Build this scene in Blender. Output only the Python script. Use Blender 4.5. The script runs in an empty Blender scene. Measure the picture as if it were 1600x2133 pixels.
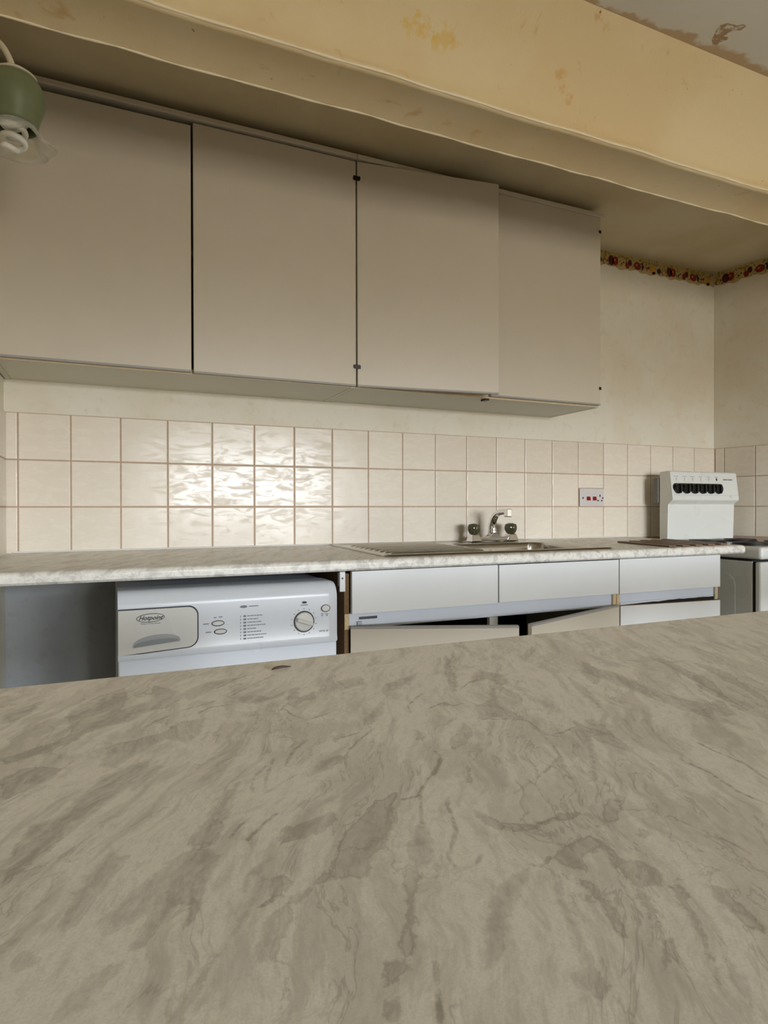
import bpy, bmesh, math, random
import numpy as np
from mathutils import Vector, Matrix
random.seed(7)
C = bpy.context.scene.collection
SC = bpy.context.scene
PI = math.pi

# ------------------------------------------------------------------ camera
F_PX, YAW, PIT, ROL = 1308.16, 0.418129, -0.004993, -0.002149
CAM = Vector((0.2546, -2.3231, 1.0524))
fw = Vector((math.sin(YAW)*math.cos(PIT), math.cos(YAW)*math.cos(PIT), math.sin(PIT)))
r0 = Vector((math.cos(YAW), -math.sin(YAW), 0)); u0 = r0.cross(fw)
rr = r0*math.cos(ROL)+u0*math.sin(ROL); uu = -r0*math.sin(ROL)+u0*math.cos(ROL)
cd = bpy.data.cameras.new('camera'); cam = bpy.data.objects.new('camera', cd); C.objects.link(cam)
cd.sensor_fit = 'HORIZONTAL'; cd.sensor_width = 36.0; cd.lens = F_PX*36.0/1600.0
cd.clip_start = 0.02; cd.clip_end = 100
cam.matrix_world = Matrix(((rr.x, uu.x, -fw.x, CAM.x), (rr.y, uu.y, -fw.y, CAM.y), (rr.z, uu.z, -fw.z, CAM.z), (0, 0, 0, 1)))
SC.camera = cam

# ------------------------------------------------------------------ world, daylight, exposure
SC.view_settings.view_transform = 'Standard'; SC.view_settings.look = 'None'
SC.view_settings.gamma = 1.0; SC.view_settings.use_curve_mapping = False
SC.view_settings.exposure = 0.02
SC.cycles.max_bounces = 7; SC.cycles.glossy_bounces = 3; SC.cycles.transmission_bounces = 5; SC.cycles.transparent_max_bounces = 6
SC.cycles.caustics_reflective = False; SC.cycles.caustics_refractive = False
wd = bpy.data.worlds.new('sky'); SC.world = wd; wd.use_nodes = True
def sky_nodes(t):
    """bright blue-white sky above the horizon, dull ground and houses below it"""
    bg = t.nodes['Background']; g = t.nodes.new('ShaderNodeNewGeometry'); sp = t.nodes.new('ShaderNodeSeparateXYZ')
    rp = t.nodes.new('ShaderNodeValToRGB'); mr = t.nodes.new('ShaderNodeMapRange')
    mr.inputs[1].default_value = -1; mr.inputs[2].default_value = 1
    tc = t.nodes.new('ShaderNodeTexCoord')
    t.links.new(tc.outputs['Generated'], sp.inputs[0]); t.links.new(sp.outputs[2], mr.inputs[0]); t.links.new(mr.outputs[0], rp.inputs[0])
    e = rp.color_ramp.elements; e[0].position = 0.40; e[0].color = GROUND; e[1].position = 0.52; e[1].color = SKY_LOW
    k = rp.color_ramp.elements.new(0.49); k.color = GROUND; k2 = rp.color_ramp.elements.new(1.0); k2.color = SKY_HIGH
    t.links.new(rp.outputs[0], bg.inputs[0]); bg.inputs[1].default_value = SKY_POWER
GROUND = (0.185, 0.170, 0.145, 1); SKY_LOW = (0.88, 0.94, 1.0, 1); SKY_HIGH = (0.45, 0.65, 1.0, 1); SKY_POWER = 60.0
sky_nodes(wd.node_tree)
WIN = (0.95, 3.35, 0.58, 1.84)          # window in the wall behind the camera: x0, x1, z0, z1
YF = -6.5
pl_ = bpy.data.lights.new('window_portal', 'AREA'); pl_.shape = 'RECTANGLE'; pl_.size = WIN[1]-WIN[0]; pl_.size_y = WIN[3]-WIN[2]
pl_.cycles.is_portal = True
po = bpy.data.objects.new('window_portal', pl_); C.objects.link(po); po.location = ((WIN[0]+WIN[1])/2, YF-0.11, (WIN[2]+WIN[3])/2); po.rotation_euler = (PI/2, 0, 0)

# ------------------------------------------------------------------ printed vein outlines of the island laminate (x, y in 0.1 mm)
VEIN_PATCH = [[(3151,-19943),(3186,-19927),(3119,-20120),(3014,-20401),(2973,-20524),(2921,-20511),(2868,-20466),(2924,-20338),(3030,-20135)],[(2872,-20509),(2967,-20531),(2994,-20604),(2919,-20720),(2835,-20816),(2756,-20931),(2656,-21057),(2612,-21050),(2653,-20954),(2707,-20851),(2633,-20904),(2542,-20930),(2527,-20870),(2590,-20769),(2676,-20679),(2771,-20580)],[(2570,-20353),(2614,-20453),(2534,-20665),(2458,-20826),(2403,-20881),(2390,-20795),(2429,-20666),(2482,-20523)],[(3098,-20764),(3137,-20800),(3142,-20855),(3047,-20989),(2954,-21115),(2857,-21229),(2792,-21338),(2724,-21411),(2687,-21395),(2761,-21314),(2829,-21217),(2919,-21086),(3002,-20954)],[(3149,-21035),(3154,-21081),(3079,-21171),(3015,-21266),(2980,-21285),(2964,-21219),(3020,-21144),(3047,-21062)],[(3157,-20637),(3198,-20675),(3187,-20739),(3149,-20750),(3125,-20812),(3180,-20854),(3185,-20908),(3136,-20951),(3080,-20958),(3085,-20863),(3061,-20801),(3030,-20904),(2997,-20936),(3011,-20846),(3051,-20761),(3105,-20730),(3135,-20687)],[(3267,-20492),(3331,-20461),(3438,-20448),(3534,-20441),(3514,-20532),(3417,-20582),(3316,-20625),(3230,-20629),(3212,-20578)],[(3435,-20721),(3490,-20660),(3612,-20551),(3728,-20449),(3790,-20422),(3888,-20380),(3735,-20679),(3620,-20804),(3554,-20855),(3469,-20984),(3398,-20961),(3337,-20942),(3272,-20963),(3233,-21026),(3173,-21045),(3153,-21021),(3222,-20974),(3277,-20915),(3358,-20881),(3404,-20807)],[(1991,-19059),(2104,-18993),(2261,-18896),(2389,-18772),(2485,-18643),(2394,-18912),(2256,-19021),(2141,-19127),(2028,-19168)],[(2039,-19426),(2124,-19300),(2214,-19270),(2325,-19356),(2268,-19530),(2167,-19606),(2090,-19657),(2064,-19617)],[(2289,-18423),(2369,-18172),(2511,-17979),(2683,-17847),(2709,-18136),(2637,-18412),(2838,-18259),(2899,-17833),(3031,-18005),(3079,-18237),(2952,-18496),(2789,-18538),(2722,-18672),(2602,-18721),(2459,-18804),(2349,-18801)],[(1875,-18181),(1977,-18055),(2147,-17881),(2093,-18166),(1986,-18392),(1905,-18407)],[(2226,-20001),(2339,-19954),(2423,-19779),(2519,-19579),(2653,-19468),(2794,-19421),(2731,-19641),(2586,-19852),(2462,-20034),(2353,-20192),(2269,-20355),(2201,-20483),(2181,-20507),(2159,-20343),(2193,-20204)],[(2611,-19715),(2734,-19575),(2866,-19491),(2776,-19694),(2676,-19805)],[(2543,-19109),(2706,-19053),(2880,-18994),(3012,-18856),(3173,-18823),(3084,-19133),(2987,-19224),(2883,-19133),(2778,-19256),(2668,-19364),(2591,-19475),(2519,-19407)],[(3419,-18457),(3560,-18386),(3697,-18517),(3864,-18383),(3780,-18554),(3590,-18662),(3445,-18597)],[(3864,-18383),(3970,-18357),(3863,-18658),(4035,-18532),(3993,-18782),(3895,-18738),(3768,-18865),(3797,-18629)],[(4281,-18344),(4516,-18288),(4470,-18508),(4280,-18571)],[(3519,-20029),(3634,-19837),(3806,-19761),(3795,-19872),(3642,-19984)],[(4144,-19262),(4300,-19106),(4431,-18980),(4341,-19183),(4181,-19384),(4105,-19401)],[(3832,-19516),(3929,-19468),(3914,-19553),(3832,-19605)],[(2230,-20878),(2263,-20818),(2299,-20821),(2271,-20885)],[(2266,-20953),(2308,-20913),(2347,-20978),(2298,-21013)],[(2406,-21251),(2470,-21164),(2548,-21102),(2597,-21101),(2535,-21172),(2472,-21234),(2420,-21280)],[(2872,-20663),(2924,-20686),(2884,-20838),(2814,-20985),(2760,-21054),(2805,-20925)],[(3086,-18172),(3259,-17958),(3444,-17884),(3588,-17867),(3437,-18039),(3238,-18241),(3115,-18384)],[(3814,-20714),(3853,-20708),(3843,-20796),(3820,-20873),(3754,-20984),(3712,-21021),(3676,-20987),(3698,-20900),(3722,-20828)],[(3647,-20992),(3678,-21024),(3664,-21072),(3619,-21119),(3578,-21181),(3521,-21302),(3471,-21410),(3439,-21456),(3398,-21437),(3407,-21381),(3469,-21306),(3534,-21192),(3591,-21073)],[(3750,-21001),(3764,-21026),(3728,-21100),(3670,-21159),(3604,-21169),(3676,-21128),(3715,-21077)],[(4720,-19628),(4715,-19726),(4660,-19844),(4534,-19965),(4429,-20001),(4481,-19898),(4606,-19773)],[(5393,-18926),(5331,-19119),(5191,-19388),(5143,-19659),(5142,-19766),(5069,-19706),(4964,-19632),(4848,-19633),(4956,-19402),(5160,-19246)],[(5367,-18675),(5571,-18506),(5602,-18610),(5670,-18728),(5552,-18999),(5446,-18950),(5455,-18797),(5269,-18870)],[(4122,-20705),(4160,-20748),(4173,-20828),(4236,-20904),(4329,-20922),(4472,-20913),(4558,-20927),(4449,-20940),(4321,-20965),(4250,-20956),(4165,-20895),(4109,-20847),(4105,-20773)],[(5422,-19893),(5412,-20041),(5234,-20281),(5055,-20514),(4905,-20685),(4877,-20672),(5019,-20498),(5154,-20287),(5238,-20106)],[(5412,-20041),(5479,-20120),(5405,-20358),(5311,-20630),(5254,-20842),(5205,-20973),(5232,-20832),(5340,-20569),(5322,-20404),(5303,-20225)],[(4805,-20851),(4813,-20937),(4698,-21040),(4584,-21084),(4560,-21050),(4660,-20973)],[(4721,-21145),(4730,-21183),(4668,-21222),(4663,-21187)],[(4482,-21149),(4487,-21214),(4460,-21320),(4536,-21335),(4543,-21412),(4487,-21508),(4499,-21563),(4412,-21715),(4297,-21852),(4201,-21959),(4147,-21993),(4247,-21874),(4348,-21739),(4432,-21610),(4474,-21519),(4412,-21475),(4356,-21483),(4401,-21367),(4433,-21269)],[(4396,-21468),(4316,-21587),(4212,-21704),(4109,-21779),(4131,-21730),(4239,-21638),(4323,-21515)],[(4078,-21186),(4036,-21256),(3923,-21336),(3827,-21411),(3798,-21480),(3702,-21562),(3619,-21593),(3655,-21517),(3737,-21399),(3826,-21292),(3935,-21227)],[(4181,-21175),(4150,-21272),(4064,-21430),(3995,-21594),(3930,-21721),(3903,-21720),(3967,-21569),(4032,-21415),(4094,-21299)],[(4201,-21295),(4242,-21382),(4170,-21565),(4126,-21653),(4125,-21600),(4175,-21479),(4181,-21371)],[(4624,-21553),(4660,-21586),(4633,-21685),(4620,-21767),(4602,-21814),(4556,-21846),(4539,-21772),(4573,-21673),(4575,-21613)],[(5085,-20919),(4966,-21110),(4853,-21272),(4817,-21362),(4804,-21397),(4792,-21371),(4886,-21219),(4993,-21045)],[(6497,-18834),(6589,-19058),(6544,-19371),(6486,-19712),(6530,-19994),(6389,-20277),(6334,-20458),(6274,-20330),(6267,-20111),(6290,-19822),(6316,-19494),(6346,-19201)],[(7348,-18715),(7290,-19100),(7155,-19486),(6887,-19894),(6679,-20241),(6618,-20213),(6820,-19864),(7026,-19428)],[(6124,-19018),(5989,-19346),(5887,-19639),(5677,-19955),(5774,-19713),(5883,-19439)],[(7485,-19091),(7495,-19380),(7236,-19838),(7071,-20111),(6959,-20188),(7140,-19867),(7314,-19474)],[(6623,-18597),(6475,-19093),(6171,-19279),(6343,-18946)],[(6148,-18277),(6600,-17904),(6506,-18105),(6096,-18459)],[(5550,-17896),(5517,-18094),(5238,-18616),(5093,-18939),(4976,-19028),(5182,-18591)],[(4612,-18572),(4780,-18490),(5031,-18350),(4908,-18548),(4661,-18744),(4505,-18814)],[(4353,-19612),(4396,-19631),(4378,-19763),(4327,-19829),(4305,-19775)],[(4331,-21867),(4305,-21944),(4257,-22023),(4216,-22024),(4252,-21951)],[(3842,-21715),(3936,-21735),(3920,-21813),(3854,-21823),(3816,-21766)],[(4389,-20214),(4373,-20278),(4277,-20434),(4260,-20426),(4328,-20327),(4349,-20268)],[(4306,-21112),(4458,-21117),(4454,-21179),(4305,-21231),(4286,-21333),(4223,-21269),(4210,-21169)],[(3340,-21435),(3386,-21444),(3434,-21499),(3387,-21511),(3309,-21539),(3296,-21534)],[(3281,-21567),(3340,-21573),(3281,-21666),(3245,-21649)],[(4191,-21733),(4255,-21724),(4187,-21802),(4093,-21849),(4098,-21808)],[(4701,-19227),(4836,-19164),(4857,-19267),(4766,-19287)],[(6530,-19994),(6693,-20004),(6524,-20283),(6389,-20277)]]
VEIN_LINE = [[(3420,-19703),(3322,-19940),(3274,-20118)],[(3274,-20118),(3358,-20052),(3470,-19974)],[(3705,-18837),(3725,-19018),(3787,-19154),(3945,-19089)],[(3037,-20478),(3095,-20391),(3148,-20343)],[(3099,-20528),(3199,-20414),(3276,-20350)],[(3871,-19749),(3980,-19628),(4136,-19489)],[(3216,-20078),(3258,-19911),(3359,-19786)],[(3676,-18882),(3766,-18742),(3838,-18744)],[(3344,-18147),(3536,-17926),(3771,-17778)],[(3413,-18388),(3651,-18136),(3867,-17909)],[(2837,-18776),(3041,-18595),(3294,-18465)],[(3142,-18698),(3239,-18596),(3323,-18603)],[(3456,-19830),(3572,-19614),(3696,-19500)],[(3825,-19558),(3914,-19553),(4027,-19512)],[(3161,-20994),(3132,-20965),(3044,-21002)],[(4307,-19987),(4305,-20064),(4205,-20203),(4085,-20316),(3987,-20425),(3922,-20563),(3853,-20708)],[(4294,-20097),(4169,-20255),(4111,-20295)],[(4821,-19647),(4906,-19633),(5128,-19760),(5114,-19881),(5059,-20025),(5009,-20180),(4927,-20345),(4769,-20457),(4590,-20543),(4413,-20631)],[(4659,-19268),(4792,-19207),(4843,-19291),(4936,-19272)],[(4093,-20530),(4037,-20615),(4011,-20706),(3960,-20826),(3885,-20923),(3821,-20994),(3808,-21046),(3834,-21094),(3891,-21092),(3960,-21038)],[(4927,-20345),(4832,-20520),(4738,-20703),(4623,-20878)],[(5841,-20468),(5806,-20663),(5799,-20849),(5712,-21048)],[(5526,-20653),(5516,-20862),(5446,-21082),(5454,-21226)],[(4965,-21278),(4973,-21432),(4968,-21490)],[(3488,-21501),(3442,-21599),(3389,-21709)],[(5110,-18947),(5252,-18824),(5382,-18764)],[(4480,-19246),(4487,-19306),(4543,-19156),(4668,-19023),(4774,-18936)],[(4802,-20436),(4808,-20509),(4848,-20421)],[(4449,-20940),(4599,-20945),(4587,-20990)],[(4329,-20922),(4472,-20913),(4558,-20927)],[(4811,-20674),(4877,-20672),(4895,-20696)],[(5177,-21373),(5101,-21469)],[(7348,-18715),(7324,-19017),(7522,-19006),(7495,-19380)],[(3876,-20461),(3941,-20462),(3992,-20427)],[(4088,-21172),(4130,-21209),(4201,-21165)],[(5114,-20050),(5211,-20047),(5327,-20003)],[(4474,-21519),(4520,-21523),(4491,-21590)],[(5085,-19893),(5087,-20037),(5142,-20108)]]

# ------------------------------------------------------------------ helpers
W = {}
def tag(o, label=None, cat=None, group=None, kind=None):
    if label: o['label'] = label
    if cat: o['category'] = cat
    if group: o['group'] = group
    if kind: o['kind'] = kind
    return o
def thing(name, label, cat, loc, group=None):
    o = bpy.data.objects.new(name, None); C.objects.link(o); o.location = loc; o.empty_display_size = 0.05
    W[o.name] = Vector(loc); tag(o, label, cat, group); return o
def link(name, me, mat, parent=None, loc=None, rot=None, local=False):
    o = bpy.data.objects.new(name, me); C.objects.link(o)
    if mat is not None and not me.materials:
        for m in (mat if isinstance(mat, (list, tuple)) else [mat]): me.materials.append(m)
    if parent is not None:
        o.parent = parent
        base = W.get(parent.name, Vector((0, 0, 0)))
        L = Vector(loc) if loc is not None else (base if local else Vector((0, 0, 0)))
        o.location = L - base; W[o.name] = L
    else:
        o.location = loc if loc is not None else (0, 0, 0); W[o.name] = Vector(o.location)
    if rot: o.rotation_euler = rot
    return o
def mesh_from_bm(name, bm, smooth=False):
    bmesh.ops.recalc_face_normals(bm, faces=bm.faces)
    me = bpy.data.meshes.new(name); bm.to_mesh(me); bm.free()
    if smooth: me.polygons.foreach_set('use_smooth', [True]*len(me.polygons))
    return me
def mk(name, bm, mat, parent=None, loc=None, rot=None, smooth=False):
    return link(name, mesh_from_bm(name, bm, smooth), mat, parent, loc, rot)
def box(x0, x1, y0, y1, z0, z1, bev=0.0, seg=2, bm=None):
    """axis box, optionally bevelled, added to bm"""
    t = bmesh.new()
    vs = [t.verts.new(p) for p in ((x0,y0,z0),(x1,y0,z0),(x1,y1,z0),(x0,y1,z0),(x0,y0,z1),(x1,y0,z1),(x1,y1,z1),(x0,y1,z1))]
    for f in ((0,3,2,1),(4,5,6,7),(0,1,5,4),(1,2,6,5),(2,3,7,6),(3,0,4,7)): t.faces.new([vs[i] for i in f])
    if bev: bmesh.ops.bevel(t, geom=list(t.edges), offset=bev, segments=seg, profile=0.5, affect='EDGES')
    if bm is None: return t
    merge(bm, t); return bm
def merge(bm, t, mat_index=None):
    me = bpy.data.meshes.new('tmp'); t.to_mesh(me); t.free()
    n = len(bm.faces); bm.from_mesh(me); bpy.data.meshes.remove(me)
    if mat_index is not None:
        bm.faces.ensure_lookup_table()
        for f in bm.faces[n:]: f.material_index = mat_index
    return bm
def prism(pts, axis, a0, a1, bm=None, bev=0.0):
    """extrude a 2-D outline along an axis; pts are the two other coords in order"""
    t = bmesh.new()
    def P(p, a): return {'x': (a, p[0], p[1]), 'y': (p[0], a, p[1]), 'z': (p[0], p[1], a)}[axis]
    A = [t.verts.new(P(p, a0)) for p in pts]; B = [t.verts.new(P(p, a1)) for p in pts]
    n = len(pts)
    t.faces.new(A[::-1]); t.faces.new(B)
    for i in range(n): t.faces.new([A[i], A[(i+1) % n], B[(i+1) % n], B[i]])
    bmesh.ops.recalc_face_normals(t, faces=t.faces)
    if bev: bmesh.ops.bevel(t, geom=list(t.edges), offset=bev, segments=2, profile=0.5, affect='EDGES')
    if bm is None: return t
    merge(bm, t); return bm
def lathe(prof, c, seg=32, bm=None, flute=0, fl=0.0, axis='z'):
    t = bmesh.new() if bm is None else bm
    rings = []
    for r, h in prof:
        ring = []
        for i in range(seg):
            a = 2*PI*i/seg; q = r*(1+fl*math.cos(flute*a)) if flute else r
            x, y = q*math.cos(a), q*math.sin(a)
            p = (c[0]+x, c[1]+y, c[2]+h) if axis == 'z' else (c[0]+x, c[1]-h, c[2]+y)
            ring.append(t.verts.new(p))
        rings.append(ring)
    for A, B in zip(rings, rings[1:]):
        for i in range(seg): t.faces.new([A[i], A[(i+1) % seg], B[(i+1) % seg], B[i]])
    for ring in (rings[0], rings[-1]):
        try: t.faces.new(ring)
        except Exception: pass
    return t
def tube(path, radii, seg=12, bm=None, sx=1.0):
    t = bmesh.new() if bm is None else bm
    path = [Vector(p) for p in path]
    if not isinstance(radii, (list, tuple)): radii = [radii]*len(path)
    rings = []; up = None
    for i, p in enumerate(path):
        d = (path[min(i+1, len(path)-1)]-path[max(i-1, 0)]).normalized()
        if up is None:
            up = Vector((0, 0, 1)) if abs(d.z) < 0.9 else Vector((0, 1, 0))
        s = d.cross(up)
        if s.length < 1e-5: s = d.cross(Vector((1, 0, 0)))
        s.normalize(); up = s.cross(d).normalized()
        rings.append([t.verts.new(p+(s*math.cos(2*PI*k/seg)*sx+up*math.sin(2*PI*k/seg))*radii[i]) for k in range(seg)])
    for A, B in zip(rings, rings[1:]):
        for i in range(seg): t.faces.new([A[i], A[(i+1) % seg], B[(i+1) % seg], B[i]])
    t.faces.new(rings[0][::-1]); t.faces.new(rings[-1])
    return t
def catmull(pts, n=8):
    pts = [Vector(p) for p in pts]; out = []
    for i in range(len(pts)-1):
        p0 = pts[max(i-1, 0)]; p1 = pts[i]; p2 = pts[i+1]; p3 = pts[min(i+2, len(pts)-1)]
        for k in range(n):
            t = k/n
            out.append(0.5*((2*p1)+(-p0+p2)*t+(2*p0-5*p1+4*p2-p3)*t*t+(-p0+3*p1-3*p2+p3)*t**3))
    out.append(pts[-1]); return out
def rrect(x0, x1, z0, z1, r, n=8, corners=(1, 1, 1, 1)):
    """rounded rectangle outline, corners = (bl, br, tr, tl)"""
    out = []
    cs = [((x0, z0), PI, corners[0], (1, 1)), ((x1, z0), 1.5*PI, corners[1], (-1, 1)), ((x1, z1), 0, corners[2], (-1, -1)), ((x0, z1), 0.5*PI, corners[3], (1, -1))]
    for (cx, cz), a0, on, (sx, sz) in cs:
        q = r if on else 0
        if q == 0: out.append((cx, cz)); continue
        for k in range(n+1):
            a = a0+0.5*PI*k/n
            out.append((cx+sx*q+q*math.cos(a), cz+sz*q+q*math.sin(a)))
    return out
def ellipse(cx, cz, rx, rz, n=24, rot=0.0):
    out = []
    for k in range(n):
        a = 2*PI*k/n; x, z = rx*math.cos(a), rz*math.sin(a)
        out.append((cx+x*math.cos(rot)-z*math.sin(rot), cz+x*math.sin(rot)+z*math.cos(rot)))
    return out
def text_mesh(s, size, x, z, y, shear=0.0, align='LEFT', off=0.0):
    cu = bpy.data.curves.new('t', 'FONT'); cu.body = s; cu.size = size; cu.shear = shear; cu.align_x = align; cu.offset = off; cu.resolution_u = 3
    o = bpy.data.objects.new('t', cu); C.objects.link(o)
    dg = bpy.context.evaluated_depsgraph_get(); dg.update()
    me = bpy.data.meshes.new_from_object(o.evaluated_get(dg))
    bpy.data.objects.remove(o); bpy.data.curves.remove(cu)
    for v in me.vertices: v.co = Vector((x+v.co.x, y, z+v.co.y))
    return me

# ------------------------------------------------------------------ materials
def srgb(r, g, b):
    f = lambda c: (c/255/12.92) if c/255 <= 0.04045 else ((c/255+0.055)/1.055)**2.4
    return (f(r), f(g), f(b), 1)
class NT:
    def __init__(s, name):
        s.m = bpy.data.materials.new(name); s.m.use_nodes = True; s.t = s.m.node_tree; s.b = s.t.nodes['Principled BSDF']
    def n(s, typ, **kw):
        x = s.t.nodes.new(typ)
        for k, v in kw.items(): setattr(x, k, v)
        return x
    def l(s, a, b): s.t.links.new(a, b)
    def val(s, inp, v):
        if hasattr(v, 'is_linked') or hasattr(v, 'links'): s.l(v, inp)
        else: inp.default_value = v
    def math(s, op, a, b=0.0, c=None, clamp=False):
        x = s.n('ShaderNodeMath', operation=op, use_clamp=clamp); s.val(x.inputs[0], a); s.val(x.inputs[1], b)
        if c is not None: s.val(x.inputs[2], c)
        return x.outputs[0]
    def vmath(s, op, a, b=(0, 0, 0)):
        x = s.n('ShaderNodeVectorMath', operation=op); s.val(x.inputs[0], a)
        if op == 'SCALE': s.val(x.inputs[3], b)
        else: s.val(x.inputs[1], b)
        return x.outputs[0]
    def pos(s): return s.n('ShaderNodeNewGeometry').outputs['Position']
    def objc(s): return s.n('ShaderNodeTexCoord').outputs['Object']
    def noise(s, vec, scale, detail=4, rough=0.55, dist=0.0, color=False):
        x = s.n('ShaderNodeTexNoise'); s.val(x.inputs['Vector'], vec); x.inputs['Scale'].default_value = scale
        x.inputs['Detail'].default_value = detail; x.inputs['Roughness'].default_value = rough; x.inputs['Distortion'].default_value = dist
        return x.outputs['Color'] if color else x.outputs[0]
    def mapping(s, vec, loc=(0, 0, 0), rot=(0, 0, 0), scale=(1, 1, 1)):
        x = s.n('ShaderNodeMapping'); s.l(vec, x.inputs[0]); x.inputs[1].default_value = loc; x.inputs[2].default_value = rot; x.inputs[3].default_value = scale
        return x.outputs[0]
    def ramp(s, f, a, b):
        x = s.n('ShaderNodeMapRange', interpolation_type='SMOOTHSTEP'); s.val(x.inputs[0], f); x.inputs[1].default_value = a; x.inputs[2].default_value = b
        return x.outputs[0]
    def mix(s, f, a, b, blend='MIX'):
        x = s.n('ShaderNodeMix', data_type='RGBA', blend_type=blend); s.val(x.inputs[0], f); s.val(x.inputs[6], a); s.val(x.inputs[7], b)
        return x.outputs[2]
    def bump(s, h, strength, dist=0.01):
        x = s.n('ShaderNodeBump'); s.l(h, x.inputs['Height']); x.inputs['Strength'].default_value = strength; x.inputs['Distance'].default_value = dist
        s.l(x.outputs[0], s.b.inputs['Normal'])
    def set(s, col=None, rough=None, metal=None, spec=None, **kw):
        if col is not None: s.val(s.b.inputs['Base Color'], col)
        if rough is not None: s.val(s.b.inputs['Roughness'], rough)
        if metal is not None: s.b.inputs['Metallic'].default_value = metal
        if spec is not None: s.b.inputs['Specular IOR Level'].default_value = spec
        for k, v in kw.items(): s.val(s.b.inputs[k], v)
        return s.m
M = {}
def simple(key, col, rough=0.5, metal=0.0, var=0.0, scale=30, spec=0.5, bump=0.0, bscale=80, **kw):
    t = NT(key)
    p = t.pos(); c = col
    nz = t.noise(p, scale, 2)
    if var:
        dk = tuple(v*(1-var) for v in col[:3])+(1,); c = t.mix(nz, dk, tuple(min(1, v*(1+var)) for v in col[:3])+(1,))
    rg = t.math('MULTIPLY_ADD', nz, 0.1, rough-0.05)
    t.set(c, rg, metal, spec, **kw)
    if bump: t.bump(t.noise(p, bscale, 3), bump, 0.002)
    M[key] = t.m
    return t.m
simple('melamine', srgb(208, 198, 180), 0.38, var=0.03, scale=9)
simple('melamine_edge', srgb(160, 156, 150), 0.45, var=0.08, scale=60)
simple('melamine_white', srgb(226, 226, 224), 0.35, var=0.03, scale=9)
simple('carcass', srgb(205, 203, 184), 0.45, var=0.05, scale=12)
simple('chipboard', srgb(212, 188, 148), 0.8, var=0.3, scale=220)
simple('edge_beige', srgb(206, 186, 150), 0.7, var=0.12, scale=160)
simple('rail_white', srgb(212, 218, 228), 0.35, var=0.03, scale=9)
simple('chip_dark', srgb(120, 92, 60), 0.8, var=0.3, scale=160)
simple('black_plastic', srgb(14, 13, 14), 0.35, var=0.2)
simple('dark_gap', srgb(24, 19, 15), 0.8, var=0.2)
simple('appliance', srgb(224, 229, 236), 0.25, var=0.015, scale=6, spec=0.5)
simple('appliance_warm', srgb(222, 222, 216), 0.28, var=0.02, scale=6)
simple('appliance_grey', srgb(168, 172, 174), 0.35, var=0.05)
simple('print_dark', srgb(38, 40, 48), 0.5, var=0.05)
simple('print_grey', srgb(120, 126, 138), 0.5, var=0.05)
simple('print_pale', srgb(165, 168, 176), 0.5, var=0.05)
simple('bracket_grey', srgb(112, 108, 100), 0.5, var=0.1)
simple('recess_shade', srgb(140, 147, 150), 0.4, var=0.05)
simple('chrome', (0.86, 0.86, 0.86, 1), 0.07, 1.0)
simple('socket_white', srgb(208, 202, 200), 0.35, var=0.03)
simple('red_plastic', srgb(150, 8, 14), 0.3, var=0.1)
simple('lens_red', srgb(50, 10, 20), 0.2, var=0.1)
simple('slat_brown', srgb(118, 92, 72), 0.45, var=0.3, scale=120)
simple('window_white', srgb(235, 235, 235), 0.4, var=0.02)
simple('cable_cream', srgb(205, 196, 170), 0.5, var=0.05)
simple('bulb_white', srgb(235, 232, 222), 0.35, var=0.03)
simple('sliver_brown', srgb(60, 38, 24), 0.5, var=0.3, scale=300)
simple('caulk', srgb(232, 230, 226), 0.4, var=0.05)
simple('hotplate', srgb(16, 16, 17), 0.55, var=0.2)
simple('floor_mat', srgb(84, 72, 60), 0.5, var=0.25, scale=6)

def m_steel():
    t = NT('stainless'); p = t.pos()
    st = t.noise(t.mapping(p, scale=(6, 160, 160)), 3.0, 4)
    t.set(t.mix(st, (0.42, 0.40, 0.37, 1), (0.62, 0.60, 0.56, 1)), t.math('MULTIPLY_ADD', st, 0.12, 0.16), 1.0)
    M['steel'] = t.m
m_steel()
def m_tile():
    t = NT('glazed_tile'); o = t.n('ShaderNodeObjectInfo'); p = t.pos()
    c = t.mix(o.outputs['Random'], srgb(226, 215, 198), srgb(238, 228, 212))
    n1 = t.noise(p, 40, 3)
    c = t.mix(t.math('MULTIPLY', n1, 0.25), c, srgb(214, 200, 182))
    sm = t.noise(t.mapping(p, scale=(1, 1, 3)), 14, 4, 0.6, 1.0)
    t.set(c, t.math('MULTIPLY_ADD', t.ramp(sm, 0.42, 0.7), 0.25, 0.19), 0.0, 0.33)
    t.bump(t.noise(p, 8, 2, 0.4), 0.13, 0.01)
    M['tile'] = t.m
m_tile()
simple('tile_side', srgb(226, 217, 202), 0.4, var=0.03, scale=12)
simple('grout', srgb(186, 160, 138), 0.85, var=0.15, scale=90)
def m_wall(key, c0, c1, stain):
    t = NT(key); p = t.pos()
    a = t.noise(p, 3.2, 3, 0.6); b = t.noise(p, 22, 3, 0.65); e = t.noise(p, 160, 1)
    c = t.mix(t.ramp(a, 0.35, 0.68), c0, c1)
    c = t.mix(t.math('MULTIPLY', t.ramp(b, 0.52, 0.75), 0.35), c, stain)
    t.set(c, 0.75, 0.0, 0.3)
    h = t.math('ADD', t.math('MULTIPLY', b, 0.6), t.math('MULTIPLY', e, 0.4))
    t.bump(h, 0.35, 0.004)
    M[key] = t.m
m_wall('wallpaper', srgb(234, 228, 213), srgb(229, 219, 198), srgb(210, 194, 164))
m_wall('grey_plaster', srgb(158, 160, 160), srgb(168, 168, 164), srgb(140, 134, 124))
m_wall('plaster_kitchen', srgb(206, 186, 148), srgb(218, 202, 170), srgb(186, 160, 118))
m_wall('room_wall', srgb(196, 180, 150), srgb(204, 190, 162), srgb(184, 160, 120))
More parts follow.
